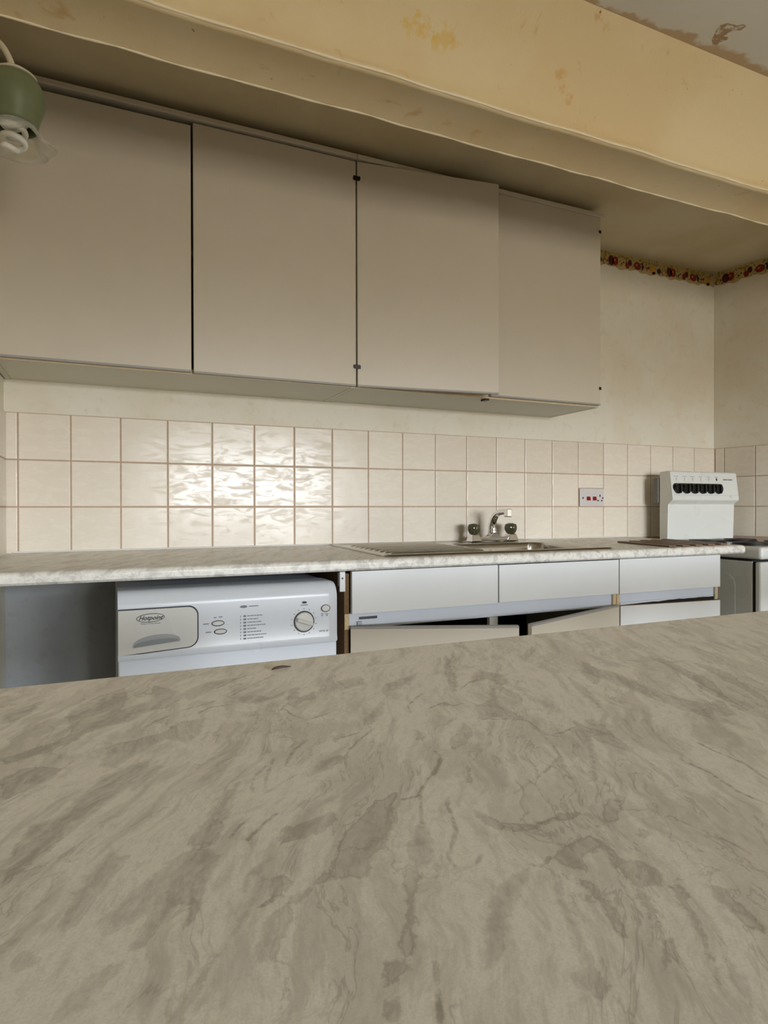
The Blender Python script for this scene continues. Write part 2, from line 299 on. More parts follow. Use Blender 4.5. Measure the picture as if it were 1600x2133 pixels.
BEAM_STAINS = ((0.93, -1.03, 2.17, 0.035, srgb(226, 190, 96), 0.75), (0.99, -1.02, 2.165, 0.03, srgb(226, 190, 96), 0.6), (1.36, -1.02, 2.165, 0.03, srgb(212, 164, 92), 0.6), (1.385, -1.0, 2.125, 0.02, srgb(212, 164, 92), 0.5))
def m_beam():
    t = NT('beam_paint'); p = t.pos()
    a = t.noise(p, 2.6, 5, 0.6); b = t.noise(p, 14, 5, 0.65, 0.6); e = t.noise(p, 240, 3); s = t.noise(p, 48, 2, 0.5)
    c = t.mix(t.ramp(a, 0.35, 0.65), srgb(232, 212, 170), srgb(226, 202, 156))
    c = t.mix(t.math('MULTIPLY', t.ramp(b, 0.60, 0.74), 0.55), c, srgb(206, 160, 88))
    for cx, cy, cz, rad, colr, am in BEAM_STAINS:
        dist = t.n('ShaderNodeVectorMath', operation='DISTANCE'); t.l(t.mapping(p, scale=(1, 1, 1.6)), dist.inputs[0]); dist.inputs[1].default_value = (cx, cy, cz*1.6)
        dd_ = t.math('ADD', dist.outputs['Value'], t.math('MULTIPLY', t.math('SUBTRACT', t.noise(p, 26, 4, 0.6), 0.5), rad*6))
        c = t.mix(t.math('MULTIPLY', t.math('SUBTRACT', 1.0, t.ramp(dd_, rad*0.3, rad*1.3)), am), c, colr)
    c = t.mix(t.math('MULTIPLY', t.ramp(s, 0.755, 0.79), 0.8), c, srgb(120, 84, 40))
    t.set(c, 0.7, 0.0, 0.3)
    t.bump(t.math('ADD', t.math('MULTIPLY', b, 0.7), t.math('MULTIPLY', e, 0.3)), 0.25, 0.005)
    M['beam'] = t.m
m_beam()
def m_ceiling():
    t = NT('ceiling_paint'); p = t.pos()
    sep = t.n('ShaderNodeSeparateXYZ'); t.l(p, sep.inputs[0])
    a = t.noise(p, 2.2, 5, 0.6); b = t.noise(p, 30, 5, 0.65, 0.4); e = t.noise(p, 200, 3); w = t.noise(p, 11, 4, 0.6)
    kitchen = t.ramp(sep.outputs[1], -0.95, -0.90)
    room = t.mix(t.ramp(a, 0.3, 0.7), srgb(222, 218, 206), srgb(228, 223, 209))
    # brown tide-line left by an old border where the room ceiling meets the beam
    d = t.math('SUBTRACT', -1.118, sep.outputs[1])
    d = t.math('ADD', d, t.math('MULTIPLY', t.math('SUBTRACT', w, 0.5), 0.10))
    band = t.math('SUBTRACT', 1.0, t.ramp(d, 0.014, 0.030))
    room = t.mix(t.math('MULTIPLY', band, 0.75), room, srgb(188, 150, 96))
    spots = t.ramp(t.noise(p, 7, 4, 0.65, 1.2), 0.74, 0.78)
    room = t.mix(t.math('MULTIPLY', spots, 0.7), room, srgb(168, 124, 66))
    kit = t.mix(t.ramp(a, 0.35, 0.65), srgb(204, 186, 148), srgb(216, 202, 170))
    t.set(t.mix(kitchen, room, kit), 0.75, 0.0, 0.3)
    t.bump(t.math('ADD', t.math('MULTIPLY', b, 0.6), t.math('MULTIPLY', e, 0.4)), 0.3, 0.004)
    M['ceiling'] = t.m
m_ceiling()
def m_marble(key, traced):
    """cream laminate printed with grey flowing veins; runs along the streak direction"""
    t = NT(key); p = t.pos()
    wv = t.vmath('SUBTRACT', t.noise(p, 9, 3, 0.5, color=True), (0.5, 0.5, 0.5))
    q = t.vmath('ADD', p, t.vmath('SCALE', wv, 0.05))
    ang = math.radians(62)
    rot = t.mapping(q, rot=(0, 0, -ang))
    n1 = t.noise(t.mapping(rot, scale=(7, 30, 30)), 1.0, 6, 0.62, 0.6)
    n2 = t.noise(t.mapping(rot, loc=(5, 2, 0), scale=(14, 80, 80)), 1.0, 5, 0.65, 0.3)
    fine = t.noise(p, 900, 3, 0.7)
    sp = t.noise(t.mapping(rot, scale=(0.6, 1.2, 1.2)), 260, 4, 0.7)
    cream, grey, dark = srgb(253, 250, 241), srgb(210, 204, 193), srgb(157, 150, 140)
    if not traced: cream, grey, dark = srgb(236, 232, 222), srgb(196, 191, 182), srgb(150, 145, 138)
    w1 = 0.45 if traced else 0.80
    c = t.mix(t.math('MULTIPLY', t.ramp(n1, 0.49, 0.60), w1), cream, grey)
    c = t.mix(t.math('MULTIPLY', t.ramp(n2, 0.46, 0.68), 0.36), c, dark)
    n3 = t.noise(t.mapping(rot, loc=(1, 7, 0), scale=(9, 30, 30)), 1.0, 5, 0.6, 1.0)
    hair = t.math('SUBTRACT', 1.0, t.ramp(t.math('ABSOLUTE', t.math('SUBTRACT', n3, 0.5)), 0.0, 0.016))
    c = t.mix(t.math('MULTIPLY', hair, t.math('MULTIPLY', t.ramp(n1, 0.40, 0.60), 0.45)), c, dark)
    if traced:
        def attr(nm):
            x = t.n('ShaderNodeAttribute'); x.attribute_name = nm; return x.outputs['Fac']
        rag = t.math('SUBTRACT', t.noise(p, 180, 6, 0.7), 0.5)
        flow = t.math('SUBTRACT', n2, 0.5)
        sd = t.math('ADD', attr('vein_patch'), t.math('ADD', t.math('MULTIPLY', rag, 0.008), t.math('MULTIPLY', flow, 0.016)))
        inside = t.math('SUBTRACT', 1.0, t.ramp(sd, -0.0036, 0.0012))
        rim = t.math('SUBTRACT', 1.0, t.ramp(t.math('ABSOLUTE', t.math('ADD', sd, 0.001)), 0.0, 0.0016))
        mott = t.math('MULTIPLY', t.math('MULTIPLY_ADD', t.ramp(sp, 0.35, 0.68), 0.26, 0.42), t.math('MULTIPLY_ADD', t.ramp(n2, 0.35, 0.62), 0.6, 0.5))
        c = t.mix(t.math('MULTIPLY', inside, mott), c, dark)
        c = t.mix(t.math('MULTIPLY', rim, t.math('MULTIPLY_ADD', t.ramp(n1, 0.42, 0.62), 0.35, 0.08)), c, srgb(136, 128, 114))
        ld = t.math('ADD', attr('vein_line'), t.math('MULTIPLY', rag, 0.004))
        ln = t.math('MULTIPLY', t.math('SUBTRACT', 1.0, t.ramp(ld, 0.0002, 0.0015)), t.math('MULTIPLY_ADD', t.ramp(n2, 0.38, 0.58), 0.7, 0.3))
        c = t.mix(t.math('MULTIPLY', ln, t.math('MULTIPLY_ADD', t.ramp(sp, 0.3, 0.6), 0.35, 0.35)), c, srgb(128, 120, 106))
    c = t.mix(t.math('MULTIPLY', t.ramp(sp, 0.42, 0.72), 0.30), c, srgb(200, 194, 182))
    c = t.mix(t.math('MULTIPLY', t.ramp(fine, 0.35, 0.75), 0.32), c, srgb(204, 198, 184))
    t.set(c, t.math('MULTIPLY_ADD', sp, 0.12, 0.32), 0.0, 0.45)
    M[key] = t.m
m_marble('marble', False); m_marble('marble_island', True)
def m_glass():
    t = NT('window_glass'); out = t.t.nodes['Material Output']
    tr = t.n('ShaderNodeBsdfTransparent'); gl = t.n('ShaderNodeBsdfGlossy'); gl.inputs['Roughness'].default_value = 0.02
    mx = t.n('ShaderNodeMixShader'); mx.inputs[0].default_value = 0.06
    t.l(tr.outputs[0], mx.inputs[1]); t.l(gl.outputs[0], mx.inputs[2]); t.l(mx.outputs[0], out.inputs[0]); M['pane'] = t.m
m_glass()
def m_shade(key, col, fac, rgh):
    t = NT(key); out = t.t.nodes['Material Output']
    tr = t.n('ShaderNodeBsdfTransparent'); tr.inputs[0].default_value = col
    p = t.pos(); nz = t.noise(p, 40, 3)
    t.set(t.mix(nz, col, tuple(v*0.8 for v in col[:3])+(1,)), rgh, 0.0, 0.5)
    lw = t.n('ShaderNodeLayerWeight'); lw.inputs[0].default_value = 0.35
    f = t.math('MULTIPLY_ADD', lw.outputs['Facing'], 0.75*(1-fac), fac, clamp=True)
    mx = t.n('ShaderNodeMixShader'); t.l(f, mx.inputs[0]); t.l(tr.outputs[0], mx.inputs[1]); t.l(t.b.outputs[0], mx.inputs[2]); t.l(mx.outputs[0], out.inputs[0]); M[key] = t.m
m_shade('glass_green', (0.25, 0.285, 0.15, 1), 0.66, 0.42)
m_shade('glass_clear', (0.95, 0.95, 0.91, 1), 0.02, 0.10)
def m_acrylic():
    t = NT('smoky_acrylic'); p = t.pos(); nz = t.noise(p, 60, 2)
    t.set(t.mix(nz, srgb(70, 72, 48), srgb(110, 108, 78)), 0.08, 0.0, 0.6, **{'Transmission Weight': 0.45, 'IOR': 1.49}); M['acrylic'] = t.m
m_acrylic()

# ------------------------------------------------------------------ the room
ZC = 2.29; XL = -0.039; XR = 3.193
def struct(name, bm, mat, label, cat, smooth=False):
    o = mk(name, bm, mat, smooth=smooth); tag(o, label, cat, kind='structure'); return o
struct('floor', box(-1.75, 5.0, -6.75, 0.1, -0.1, 0.0), M['floor_mat'], 'brown vinyl kitchen floor hidden behind the worktops', 'floor')
struct('ceiling', box(-1.75, 5.0, -6.75, 0.1, ZC, ZC+0.1), M['ceiling'], 'stained pale ceiling on both sides of the plaster beam', 'ceiling')
wall_back = struct('wall_back', box(XL, XR+0.02, 0.0, 0.1, 0, ZC), M['wallpaper'], 'cream papered wall behind the sink and wall cupboards', 'wall')
wall_left = struct('wall_left', box(XL-0.1, XL, -1.06, 0.1, 0, ZC), M['wallpaper'], 'narrow cream wall at the left end of the worktop', 'wall')
struct('wall_left_return', box(-1.65, XL-0.1, -1.06, -0.96, 0, ZC), M['room_wall'], 'cream wall turning left out of the kitchen', 'wall')
struct('wall_left_far', box(-1.75, -1.65, -6.6, -0.96, 0, ZC), M['room_wall'], 'cream side wall of the room behind the camera', 'wall')
# right wall flares outward towards the camera
RW_A = math.radians(11.0); RWD = Vector((math.sin(RW_A), -math.cos(RW_A), 0))   # direction along the wall, away from the corner
RWO = Vector((XR, 0, 0))
def rwp(s, n=0.0): return RWO+RWD*s+Vector((-math.cos(RW_A), -math.sin(RW_A), 0))*n
LW = 6.72
a, b_, c_, d_ = rwp(0, 0), rwp(LW, 0), rwp(LW, -0.1), rwp(-0.1, -0.1)
wall_right = struct('wall_right', prism([(a.x, a.y), (b_.x, b_.y), (c_.x, c_.y), (d_.x, d_.y)], 'z', 0, ZC), M['wallpaper'], 'cream papered side wall beside the cooker', 'wall')
# wall behind the camera with the window opening
x0, x1, z0, z1 = WIN
bm = box(-1.75, x0, YF-0.1, YF, 0, ZC); box(x1, 5.0, YF-0.1, YF, 0, ZC, bm=bm); box(x0, x1, YF-0.1, YF, 0, z0, bm=bm); box(x0, x1, YF-0.1, YF, z1, ZC, bm=bm)
struct('wall_front', bm, M['room_wall'], 'cream wall with the window behind the camera', 'wall')
win = tag(bpy.data.objects.new('window_1', None), 'white framed window that lights the room from behind', 'window', kind='structure'); C.objects.link(win)
win.location = (x0, YF, z0); W[win.name] = Vector((x0, YF, z0))
bm = bmesh.new(); fwid = 0.05
for bx in ((x0, x1, z0, z0+fwid), (x0, x1, z1-fwid, z1), (x0, x0+fwid, z0, z1), (x1-fwid, x1, z0, z1)):
    box(bx[0], bx[1], YF-0.08, YF-0.03, bx[2], bx[3], 0.004, 1, bm)
mk('window_frame', bm, M['window_white'], win)
xm = (x0+x1)/2
mk('mullion', box(xm-0.03, xm+0.03, YF-0.08, YF-0.03, z0, z1, 0.004, 1), M['window_white'], win)
for pa, pb in ((x0+fwid, xm-0.03), (xm+0.03, x1-fwid)): mk('pane', box(pa, pb, YF-0.058, YF-0.052, z0+fwid, z1-fwid), M['pane'], win)
mk('window_sill', box(x0-0.05, x1+0.05, YF, YF+0.12, z0-0.03, z0, 0.006, 2), M['window_white'], win)
# beam between kitchen and room: flat underside, face curving forward into the ceiling
ZB, YB0, YB1 = 2.06, -0.8306, -0.984
# a ridge of filler runs along both lower corners
prof = [(YB0, ZC), (YB0, ZB+0.006), (YB0-0.002, ZB-0.001), (YB0-0.006, ZB-0.004), (YB0-0.011, ZB-0.003), (YB0-0.016, ZB),
        (YB1+0.016, ZB), (YB1+0.009, ZB-0.003), (YB1+0.003, ZB-0.003), (YB1-0.002, ZB+0.001), (YB1-0.004, ZB+0.007), (YB1-0.003, ZB+0.014), (YB1, ZB+0.020)]
for k in range(1, 17):
    s = k/16; prof.append((YB1-0.134*s**2.1, ZB+0.020+(ZC-ZB-0.020)*s))
nseg = 120; bm = bmesh.new(); rows = []
for i in range(nseg+1):
    x = -1.7+i*(5.2/nseg); jit = 0.0012*math.sin(x*9.0)+0.001*math.sin(x*23+1)
    rows.append([bm.verts.new((x, y, z+(jit if z < ZB+0.015 else 0))) for y, z in prof])
for A, B in zip(rows, rows[1:]):
    for k in range(len(prof)-1): bm.faces.new([A[k], A[k+1], B[k+1], B[k]])
struct('trim_1', bm, M['beam'], 'yellowed plaster beam crossing the ceiling above the island', 'beam', smooth=True)

simple('bead_paint', srgb(250, 236, 206), 0.5, var=0.06, scale=20, bump=0.4, bscale=60)
for (yy, zz_) in ((YB0-0.006, ZB-0.003), (YB1-0.003, ZB+0.003)):
    pts_ = [(-1.6+0.04*i, yy+0.0008*math.sin(i*1.3), zz_+0.0012*math.sin((-1.6+0.04*i)*9.0)+0.001*math.sin((-1.6+0.04*i)*23+1)) for i in range(125)]
    mk('corner_bead', tube(pts_, [0.0030+0.0008*math.sin(i*2.1) for i in range(125)], 8), M['bead_paint'], bpy.data.objects['trim_1'], smooth=True)

# ------------------------------------------------------------------ tiles
S = 0.152; ZT0 = 0.909; TH = 0.006; GAP = 0.0032
def tile_mesh(w, h):
    t = box(-w/2, w/2, -TH, 0, -h/2, h/2)
    es = [e for e in t.edges if all(abs(v.co.y+TH) < 1e-6 for v in e.verts)]
    bmesh.ops.bevel(t, geom=es, offset=0.003, segments=2, profile=0.6, affect='EDGES')
    return mesh_from_bm('tile', t)
tile_full = tile_mesh(S-GAP, S-GAP); tile_full.materials.append(M['tile'])
tile_side = tile_mesh(S-GAP, S-GAP); tile_side.materials.append(M['tile_side'])
def place_tile(parent, me, c, rz=0.0):
    o = bpy.data.objects.new('tile', me); C.objects.link(o); o.parent = parent
    o.location = Vector(c)-W[parent.name]
    o.rotation_euler = (random.gauss(0, 0.0035), 0, rz+random.gauss(0, 0.0035))
    if not me.materials: me.materials.append(M['tile'])
    return o
SOCK = (2.283, 2.430, 1.0625, 1.146)
for r in range(3):
    zc = ZT0+S*(r+0.5)
    hh = (XL*-1)-GAP
    place_tile(wall_back, tile_mesh(hh, S-GAP), (XL+hh/2+0.001, -0.001, zc))
    for k in range(21):
        if r == 1 and k == 15:
            h = ZT0+2*S-SOCK[3]-GAP-0.001
            place_tile(wall_back, tile_mesh(S-GAP, h), (k*S+S/2, -0.001, ZT0+2*S-GAP/2-h/2)); continue
        place_tile(wall_back, tile_full, (k*S+S/2, -0.001, zc))
    for k in range(3):
        p = rwp(0.057+S*(k+0.5), 0.001); place_tile(wall_right, tile_full, (p.x, p.y, zc), -PI/2+RW_A)
    w0 = 0.057-GAP; p = rwp(w0/2+0.0065, 0.001); place_tile(wall_right, tile_mesh(w0-0.009, S-GAP), (p.x, p.y, zc), -PI/2+RW_A)
    for k in range(4):
        place_tile(wall_left, tile_side, (XL+0.001, -0.008-S*(k+0.5), zc), PI/2)
zt1 = ZT0+3*S
mk('grout', box(XL+0.0005, XR-0.002, -0.0035, 0.0, ZT0-0.05, zt1), M['grout'], wall_back)
pa, pb, pc, pd = rwp(0.001, 0), rwp(0.52, 0), rwp(0.52, 0.0035), rwp(0.001, 0.0035)
mk('grout', prism([(q.x, q.y) for q in (pa, pb, pc, pd)], 'z', ZT0-0.05, zt1), M['grout'], wall_right)
mk('grout', box(XL, XL+0.0035, -0.62, -0.001, ZT0-0.05, zt1), M['grout'], wall_left)

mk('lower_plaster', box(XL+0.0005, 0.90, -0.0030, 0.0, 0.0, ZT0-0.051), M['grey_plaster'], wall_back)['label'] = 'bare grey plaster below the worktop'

# ------------------------------------------------------------------ fruit border paper under the ceiling
simple('border_ground', srgb(192, 168, 112), 0.8, var=0.12, scale=60)
simple('border_leaf', srgb(140, 120, 52), 0.8, var=0.35, scale=140)
simple('border_red', srgb(126, 34, 20), 0.8, var=0.25, scale=120)
simple('border_plum', srgb(78, 18, 20), 0.8, var=0.25, scale=120)
simple('border_blue', srgb(40, 34, 48), 0.8, var=0.2, scale=120)
simple('border_gold', srgb(196, 148, 52), 0.8, var=0.2, scale=120)
simple('border_light', srgb(190, 110, 64), 0.8, var=0.2, scale=120)
BM = [M[k] for k in ('border_ground', 'border_leaf', 'border_red', 'border_plum', 'border_blue', 'border_gold', 'border_light')]
def border(parent, length, to_world, phase):
    """one strip of printed paper with a scalloped lower edge; local (s, z)"""
    rnd = random.Random(3); top = ZC-0.0015; bot = ZC-0.074; P = 0.384
    t = bmesh.new()
    def flat(outline, lift, mi):
        v0 = [t.verts.new(to_world(s, z, lift)) for s, z in outline]; f = t.faces.new(v0); f.material_index = mi
    n = int(length/0.012); edge = []
    for i in range(n+1):
        s = length*i/n; edge.append((s, bot+0.005*math.sin(s*38+phase)+0.004*math.sin(s*95+phase)))
    for (sa, za), (sb, zb) in zip(edge, edge[1:]): flat([(sa, za), (sb, zb), (sb, top), (sa, top)], 0.0008, 0)
    def e(s, z, rs, rz, mi, rot=0, lift=0.0013, nn=14):
        if rs*1.1 < s < length-rs*1.1: flat(ellipse(s, z, rs, rz, nn, rot), lift, mi)
    lv = 0.00002
    k = -1
    while k*P < length+P:
        b = k*P-phase*P
        for i in range(120):
            s = b+rnd.uniform(0, P); z = rnd.uniform(bot+0.008, top-0.006)
            e(s, z, rnd.uniform(0.005, 0.012), rnd.uniform(0.002, 0.004), rnd.choice((1, 1, 1, 5)), rnd.uniform(0, PI), 0.0010+i*lv*0.2, 8)
        for ds, dz, a_, b2, mi, ro in ((0.040, 0.018, .019, .024, 3, 0.1), (0.066, 0.019, .018, .022, 2, -0.2), (0.062, 0.023, .006, .007, 6, 0),
                (0.105, 0.012, .004, .005, 4, 0), (0.118, 0.020, .0045, .004, 4, 0), (0.142, 0.010, .013, .016, 2, 0.3), (0.160, 0.024, .012, .016, 3, 0.2),
                (0.208, 0.016, .024, .019, 2, -0.1), (0.203, 0.020, .008, .005, 6, 0.3), (0.238, 0.030, .007, .006, 4, 0), (0.244, 0.018, .009, .008, 4, 0.6), (0.242, 0.007, .006, .006, 4, 0),
                (0.268, 0.015, .006, .006, 2, 0), (0.282, 0.018, .008, .006, 2, 0.5), (0.270, 0.004, .005, .005, 6, 0), (0.312, 0.012, .017, .022, 5, 0.4), (0.318, -0.004, .012, .008, 5, 0),
                (0.352, 0.012, .013, .014, 4, 0), (0.372, 0.008, .004, .005, 2, 0), (0.378, -0.002, .004, .004, 2, 0), (0.016, 0.014, .004, .006, 2, 0), (0.022, -0.002, .004, .004, 4, 0)):
            e(b+ds, bot+0.012+dz, a_, b2, mi, ro, 0.0016 if mi != 6 else 0.0020)
        k += 1
    bmesh.ops.recalc_face_normals(t, faces=t.faces)
    o = mk('border_paper', t, BM, parent); o['label'] = 'strip of printed fruit border paper'; return o
border(wall_back, XR-2.10-0.002, lambda s, z, l: (2.10+s, -l, z), 0.10)
def rb(s, z, l):
    q = rwp(s+0.002, l); return (q.x, q.y, z)
border(wall_right, 0.9, rb, 0.95)

# ------------------------------------------------------------------ worktop by the sink (slopes very slightly forward)
def wz(y): return 0.913+0.0175*y
WX0, WX1, WY = XL+0.003, 2.612, -0.602
HX0, HX1, HY0, HY1 = 1.505, 1.945, -0.485, -0.135       # cut-out for the bowl
def worktop_profile(yb, yf, front, back_z=True):
    """cross-section (y, z) from back to front"""
    th = 0.032; pts = [(yb, wz(yb)-th), (yb, wz(yb))]
    if front:
        r = 0.014
        for k in range(7):
            a = PI/2-k*PI/12
            pts.append((yf+r-r*math.cos(a) if False else yf+r-r*math.cos(a), wz(yf)-r+r*math.sin(a)))
        pts.append((yf, wz(yf)-th+0.006)); pts.append((yf+0.006, wz(yf)-th))
    else: pts += [(yf, wz(yf)), (yf, wz(yf)-th)]
    return pts
bm = bmesh.new()
YBK = -0.0075
prism(worktop_profile(YBK, WY, True), 'x', WX0, HX0, bm); prism(worktop_profile(YBK, WY, True), 'x', HX1, WX1, bm)
prism(worktop_profile(YBK, HY1, False), 'x', HX0, HX1, bm); prism(worktop_profile(HY0, WY, True), 'x', HX0, HX1, bm)
wt = mk('worktop', bm, M['marble']); tag(wt, 'long grey-veined laminate worktop along the tiled wall, holding the sink', 'worktop')
mk('sealant', prism([(YBK-0.006, wz(YBK)+0.0003), (YBK+0.0005, wz(YBK)+0.0003), (YBK+0.0005, wz(YBK)+0.006)], 'x', WX0+0.02, 2.58), M['caulk'], wt)

# ------------------------------------------------------------------ island worktop in the foreground
ZI = 0.91; IY = -1.733; IX0, IX1, IYB = -0.9, 3.35, -2.62
def isl(x): return IY-0.010*max(0, (x-0.3))*0
r = 0.012
def sdf_poly(px, py, P):
    P = np.array(P, float)/1e4; Q = np.roll(P, -1, 0); d2 = np.full(px.shape, 1e9); ins = np.zeros(px.shape, bool)
    for (ax, ay), (bx, by) in zip(P, Q):
        ex, ey = bx-ax, by-ay; t = np.clip(((px-ax)*ex+(py-ay)*ey)/(ex*ex+ey*ey+1e-12), 0, 1)
        d2 = np.minimum(d2, (px-ax-t*ex)**2+(py-ay-t*ey)**2)
        if ay != by: ins ^= ((ay > py) != (by > py)) & (px < (bx-ax)*(py-ay)/(by-ay)+ax)
    d = np.sqrt(d2); return np.where(ins, -d, d)
def dist_line(px, py, P):
    P = np.array(P, float)/1e4; d2 = np.full(px.shape, 1e9)
    for (ax, ay), (bx, by) in zip(P, P[1:]):
        ex, ey = bx-ax, by-ay; t = np.clip(((px-ax)*ex+(py-ay)*ey)/(ex*ex+ey*ey+1e-12), 0, 1)
        d2 = np.minimum(d2, (px-ax-t*ex)**2+(py-ay-t*ey)**2)
    return np.sqrt(d2)
xs = np.concatenate([np.linspace(IX0, -0.06, 12), np.arange(-0.05, 1.26, 0.0017), np.linspace(1.28, IX1, 24)])
yt = np.concatenate([np.linspace(IYB, -2.23, 8), np.arange(-2.22, IY-r, 0.0016), [IY-r]])
pf = [(IYB, ZI-0.04)]+[(y, ZI) for y in yt]
for k in range(1, 7):
    a = PI/2-k*PI/12; pf.append((IY-r+r*math.cos(a), ZI-r+r*math.sin(a)))
pf += [(IY, ZI-0.034), (IY-0.006, ZI-0.04)]
pf = np.array(pf); NX, NP = len(xs), len(pf)
V = np.empty((NX, NP, 3)); V[:, :, 0] = xs[:, None]; V[:, :, 1] = pf[None, :, 0]; V[:, :, 2] = pf[None, :, 1]
idx = np.arange(NX*NP).reshape(NX, NP)
q = np.stack([idx[:-1, :-1], idx[1:, :-1], idx[1:, 1:], idx[:-1, 1:]], -1).reshape(-1, 4)
last = np.stack([idx[:-1, -1], idx[1:, -1], idx[1:, 0], idx[:-1, 0]], -1)
fcs = [tuple(f) for f in np.concatenate([q, last]).tolist()]+[tuple(idx[0].tolist())]+[tuple(idx[-1].tolist()[::-1])]
me = bpy.data.meshes.new('island_worktop'); me.from_pydata(V.reshape(-1, 3).tolist(), [], fcs)
PX, PY = V[:, :, 0].ravel(), V[:, :, 1].ravel()
sd = np.full(PX.shape, 0.05); ld = np.full(PX.shape, 0.05)
for arr, lst, fn in ((sd, VEIN_PATCH, sdf_poly), (ld, VEIN_LINE, dist_line)):
    for P in lst:
        Pn = np.array(P)/1e4; lo, hi = Pn.min(0)-0.03, Pn.max(0)+0.03
        m = (PX > lo[0]) & (PX < hi[0]) & (PY > lo[1]) & (PY < hi[1])
        arr[m] = np.minimum(arr[m], fn(PX[m], PY[m], P))
for nm, arr in (('vein_patch', sd), ('vein_line', ld)):
    at = me.attributes.new(nm, 'FLOAT', 'POINT'); at.data.foreach_set('value', arr.astype(np.float32))
bmv = bmesh.new(); bmv.from_mesh(me); bmesh.ops.recalc_face_normals(bmv, faces=bmv.faces); bmv.to_mesh(me); bmv.free()
it = link('island_worktop', me, M['marble_island']); tag(it, 'broad cream laminate island top with grey veins filling the foreground', 'worktop')
ib = thing('unseen_bar_frame', 'added unseen white panel legs and rail under the island top, left open for window light', 'frame', (1.2, -2.2, 0))  # unseen support, added as open legs so window light reaches the lower units
for xa in (IX0+0.12, 0.62, 2.1, IX1-0.14):
    mk('leg_panel', box(xa, xa+0.03, IYB+0.12, IY-0.12, 0.0, ZI-0.1005, 0.001, 1), M['melamine_white'], ib)
mk('rail', box(IX0+0.1, IX1-0.1, IYB+0.35, IYB+0.37, ZI-0.10, ZI-0.0405), M['melamine_white'], ib)
mk('rail', box(IX0+0.1, IX1-0.1, IY-0.30, IY-0.28, ZI-0.10, ZI-0.0405), M['melamine_white'], ib)
pth = catmull([(0.388, -1.779, ZI+0.0012), (0.392, -1.7755, ZI+0.0014), (0.399, -1.774, ZI+0.0016), (0.4065, -1.7755, ZI+0.0013)], 6)
n = len(pth); o = mk('dried_sliver', tube(pth, [0.0003+0.0009*math.sin(PI*i/(n-1)) for i in range(n)], 8), M['sliver_brown'], smooth=True)
tag(o, 'tiny curved dark brown sliver lying near the island top far edge', 'debris')

# ------------------------------------------------------------------ wall cabinets
CZ0, CZ1, CY = 1.469, 2.262, -0.302; T = 0.016
def wall_cabinet(xa, xb, label, doors):
    t = thing('wall_cabinet', label, 'cabinet', (xa, 0, CZ0), 'cream flat-door wall cupboards')
    mk('side_panel', box(xa, xa+T, CY, -0.001, CZ0, CZ1-T-0.0005, 0.0008, 1), M['carcass'], t)
    mk('side_panel', box(xb-T, xb, CY, -0.001, CZ0, CZ1-T-0.0005, 0.0008, 1), M['carcass'], t)
    mk('bottom_panel', box(xa+T+0.001, xb-T-0.001, CY, -0.001, CZ0+0.001, CZ0+T), M['carcass'], t)
    mk('edge_band', box(xa+T+0.001, xb-T-0.001, CY-0.0008, CY, CZ0+0.001, CZ0+T), M['edge_beige'], t)
    mk('top_panel', box(xa, xb+(0.006 if xb > 2 else 0), CY-0.026, -0.001, CZ1-T, CZ1, 0.002, 2), M['melamine'], t)
    mk('back_panel', box(xa+T+0.001, xb-T-0.001, -0.008, -0.002, CZ0+T+0.001, CZ1-T-0.001), M['carcass'], t)
    mk('shelf', box(xa+T+0.001, xb-T-0.001, -0.27, -0.009, 1.85, 1.866), M['carcass'], t)
    for (da, db, za, zb, ang, hinge, hz) in doors:
        hx = da if hinge == 'L' else db
        sgn = 1 if hinge == 'L' else -1
        xl, xr = (0, db-da) if hinge == 'L' else (da-db, 0)
        d = mk('door', box(xl, xr, -T, 0, za-CZ0, zb-CZ0, 0.0012, 2), M['melamine'], t, (hx, CY-0.0015, CZ0), (0, 0, -sgn*math.radians(ang)))
        e = link('edge_strip', mesh_from_bm('edge_strip', box(xl+0.0005, xr-0.0005, -T-0.0008, -0.0005, za-CZ0-0.0012, za-CZ0+0.0050, 0.0005, 1)), M['melamine_edge'], d, local=True)
        for z in hz:
            off, hw = (-0.003, 0.006) if db > 2.1 else ((-0.004, 0.013) if hinge == 'L' else (0.004, 0.013))
            link('hinge', mesh_from_bm('hinge', box(off-hw, off+hw, -T-0.0022, -T-0.0002, z-CZ0-0.006, z-CZ0+0.006, 0.0008, 1)), M['black_plastic'], d, local=True)
    return t
def fixhinge(): pass
wall_cabinet(XL+0.004, 1.0455, 'wall cupboard nearest the hanging lamp, both doors shut', [(-0.031, 0.499, 1.475, 2.229, 0, 'L', ()), (0.506, 1.0415, 1.473, 2.239, 0, 'R', (2.184, 1.538))])
cabB = wall_cabinet(1.0465, 2.126, 'wall cupboard nearest the cooker with one door ajar', [(1.0495, 1.584, 1.473, 2.240, 7.4, 'L', (2.180, 1.540)), (1.588, 2.1225, 1.478, 2.246, 0, 'R', (2.189, 1.546))])
mk('door_catch', box(1.566, 1.584, CY-0.012, CY+0.02, CZ0-0.008, CZ0-0.0005, 0.001, 1), M['black_plastic'], cabB)

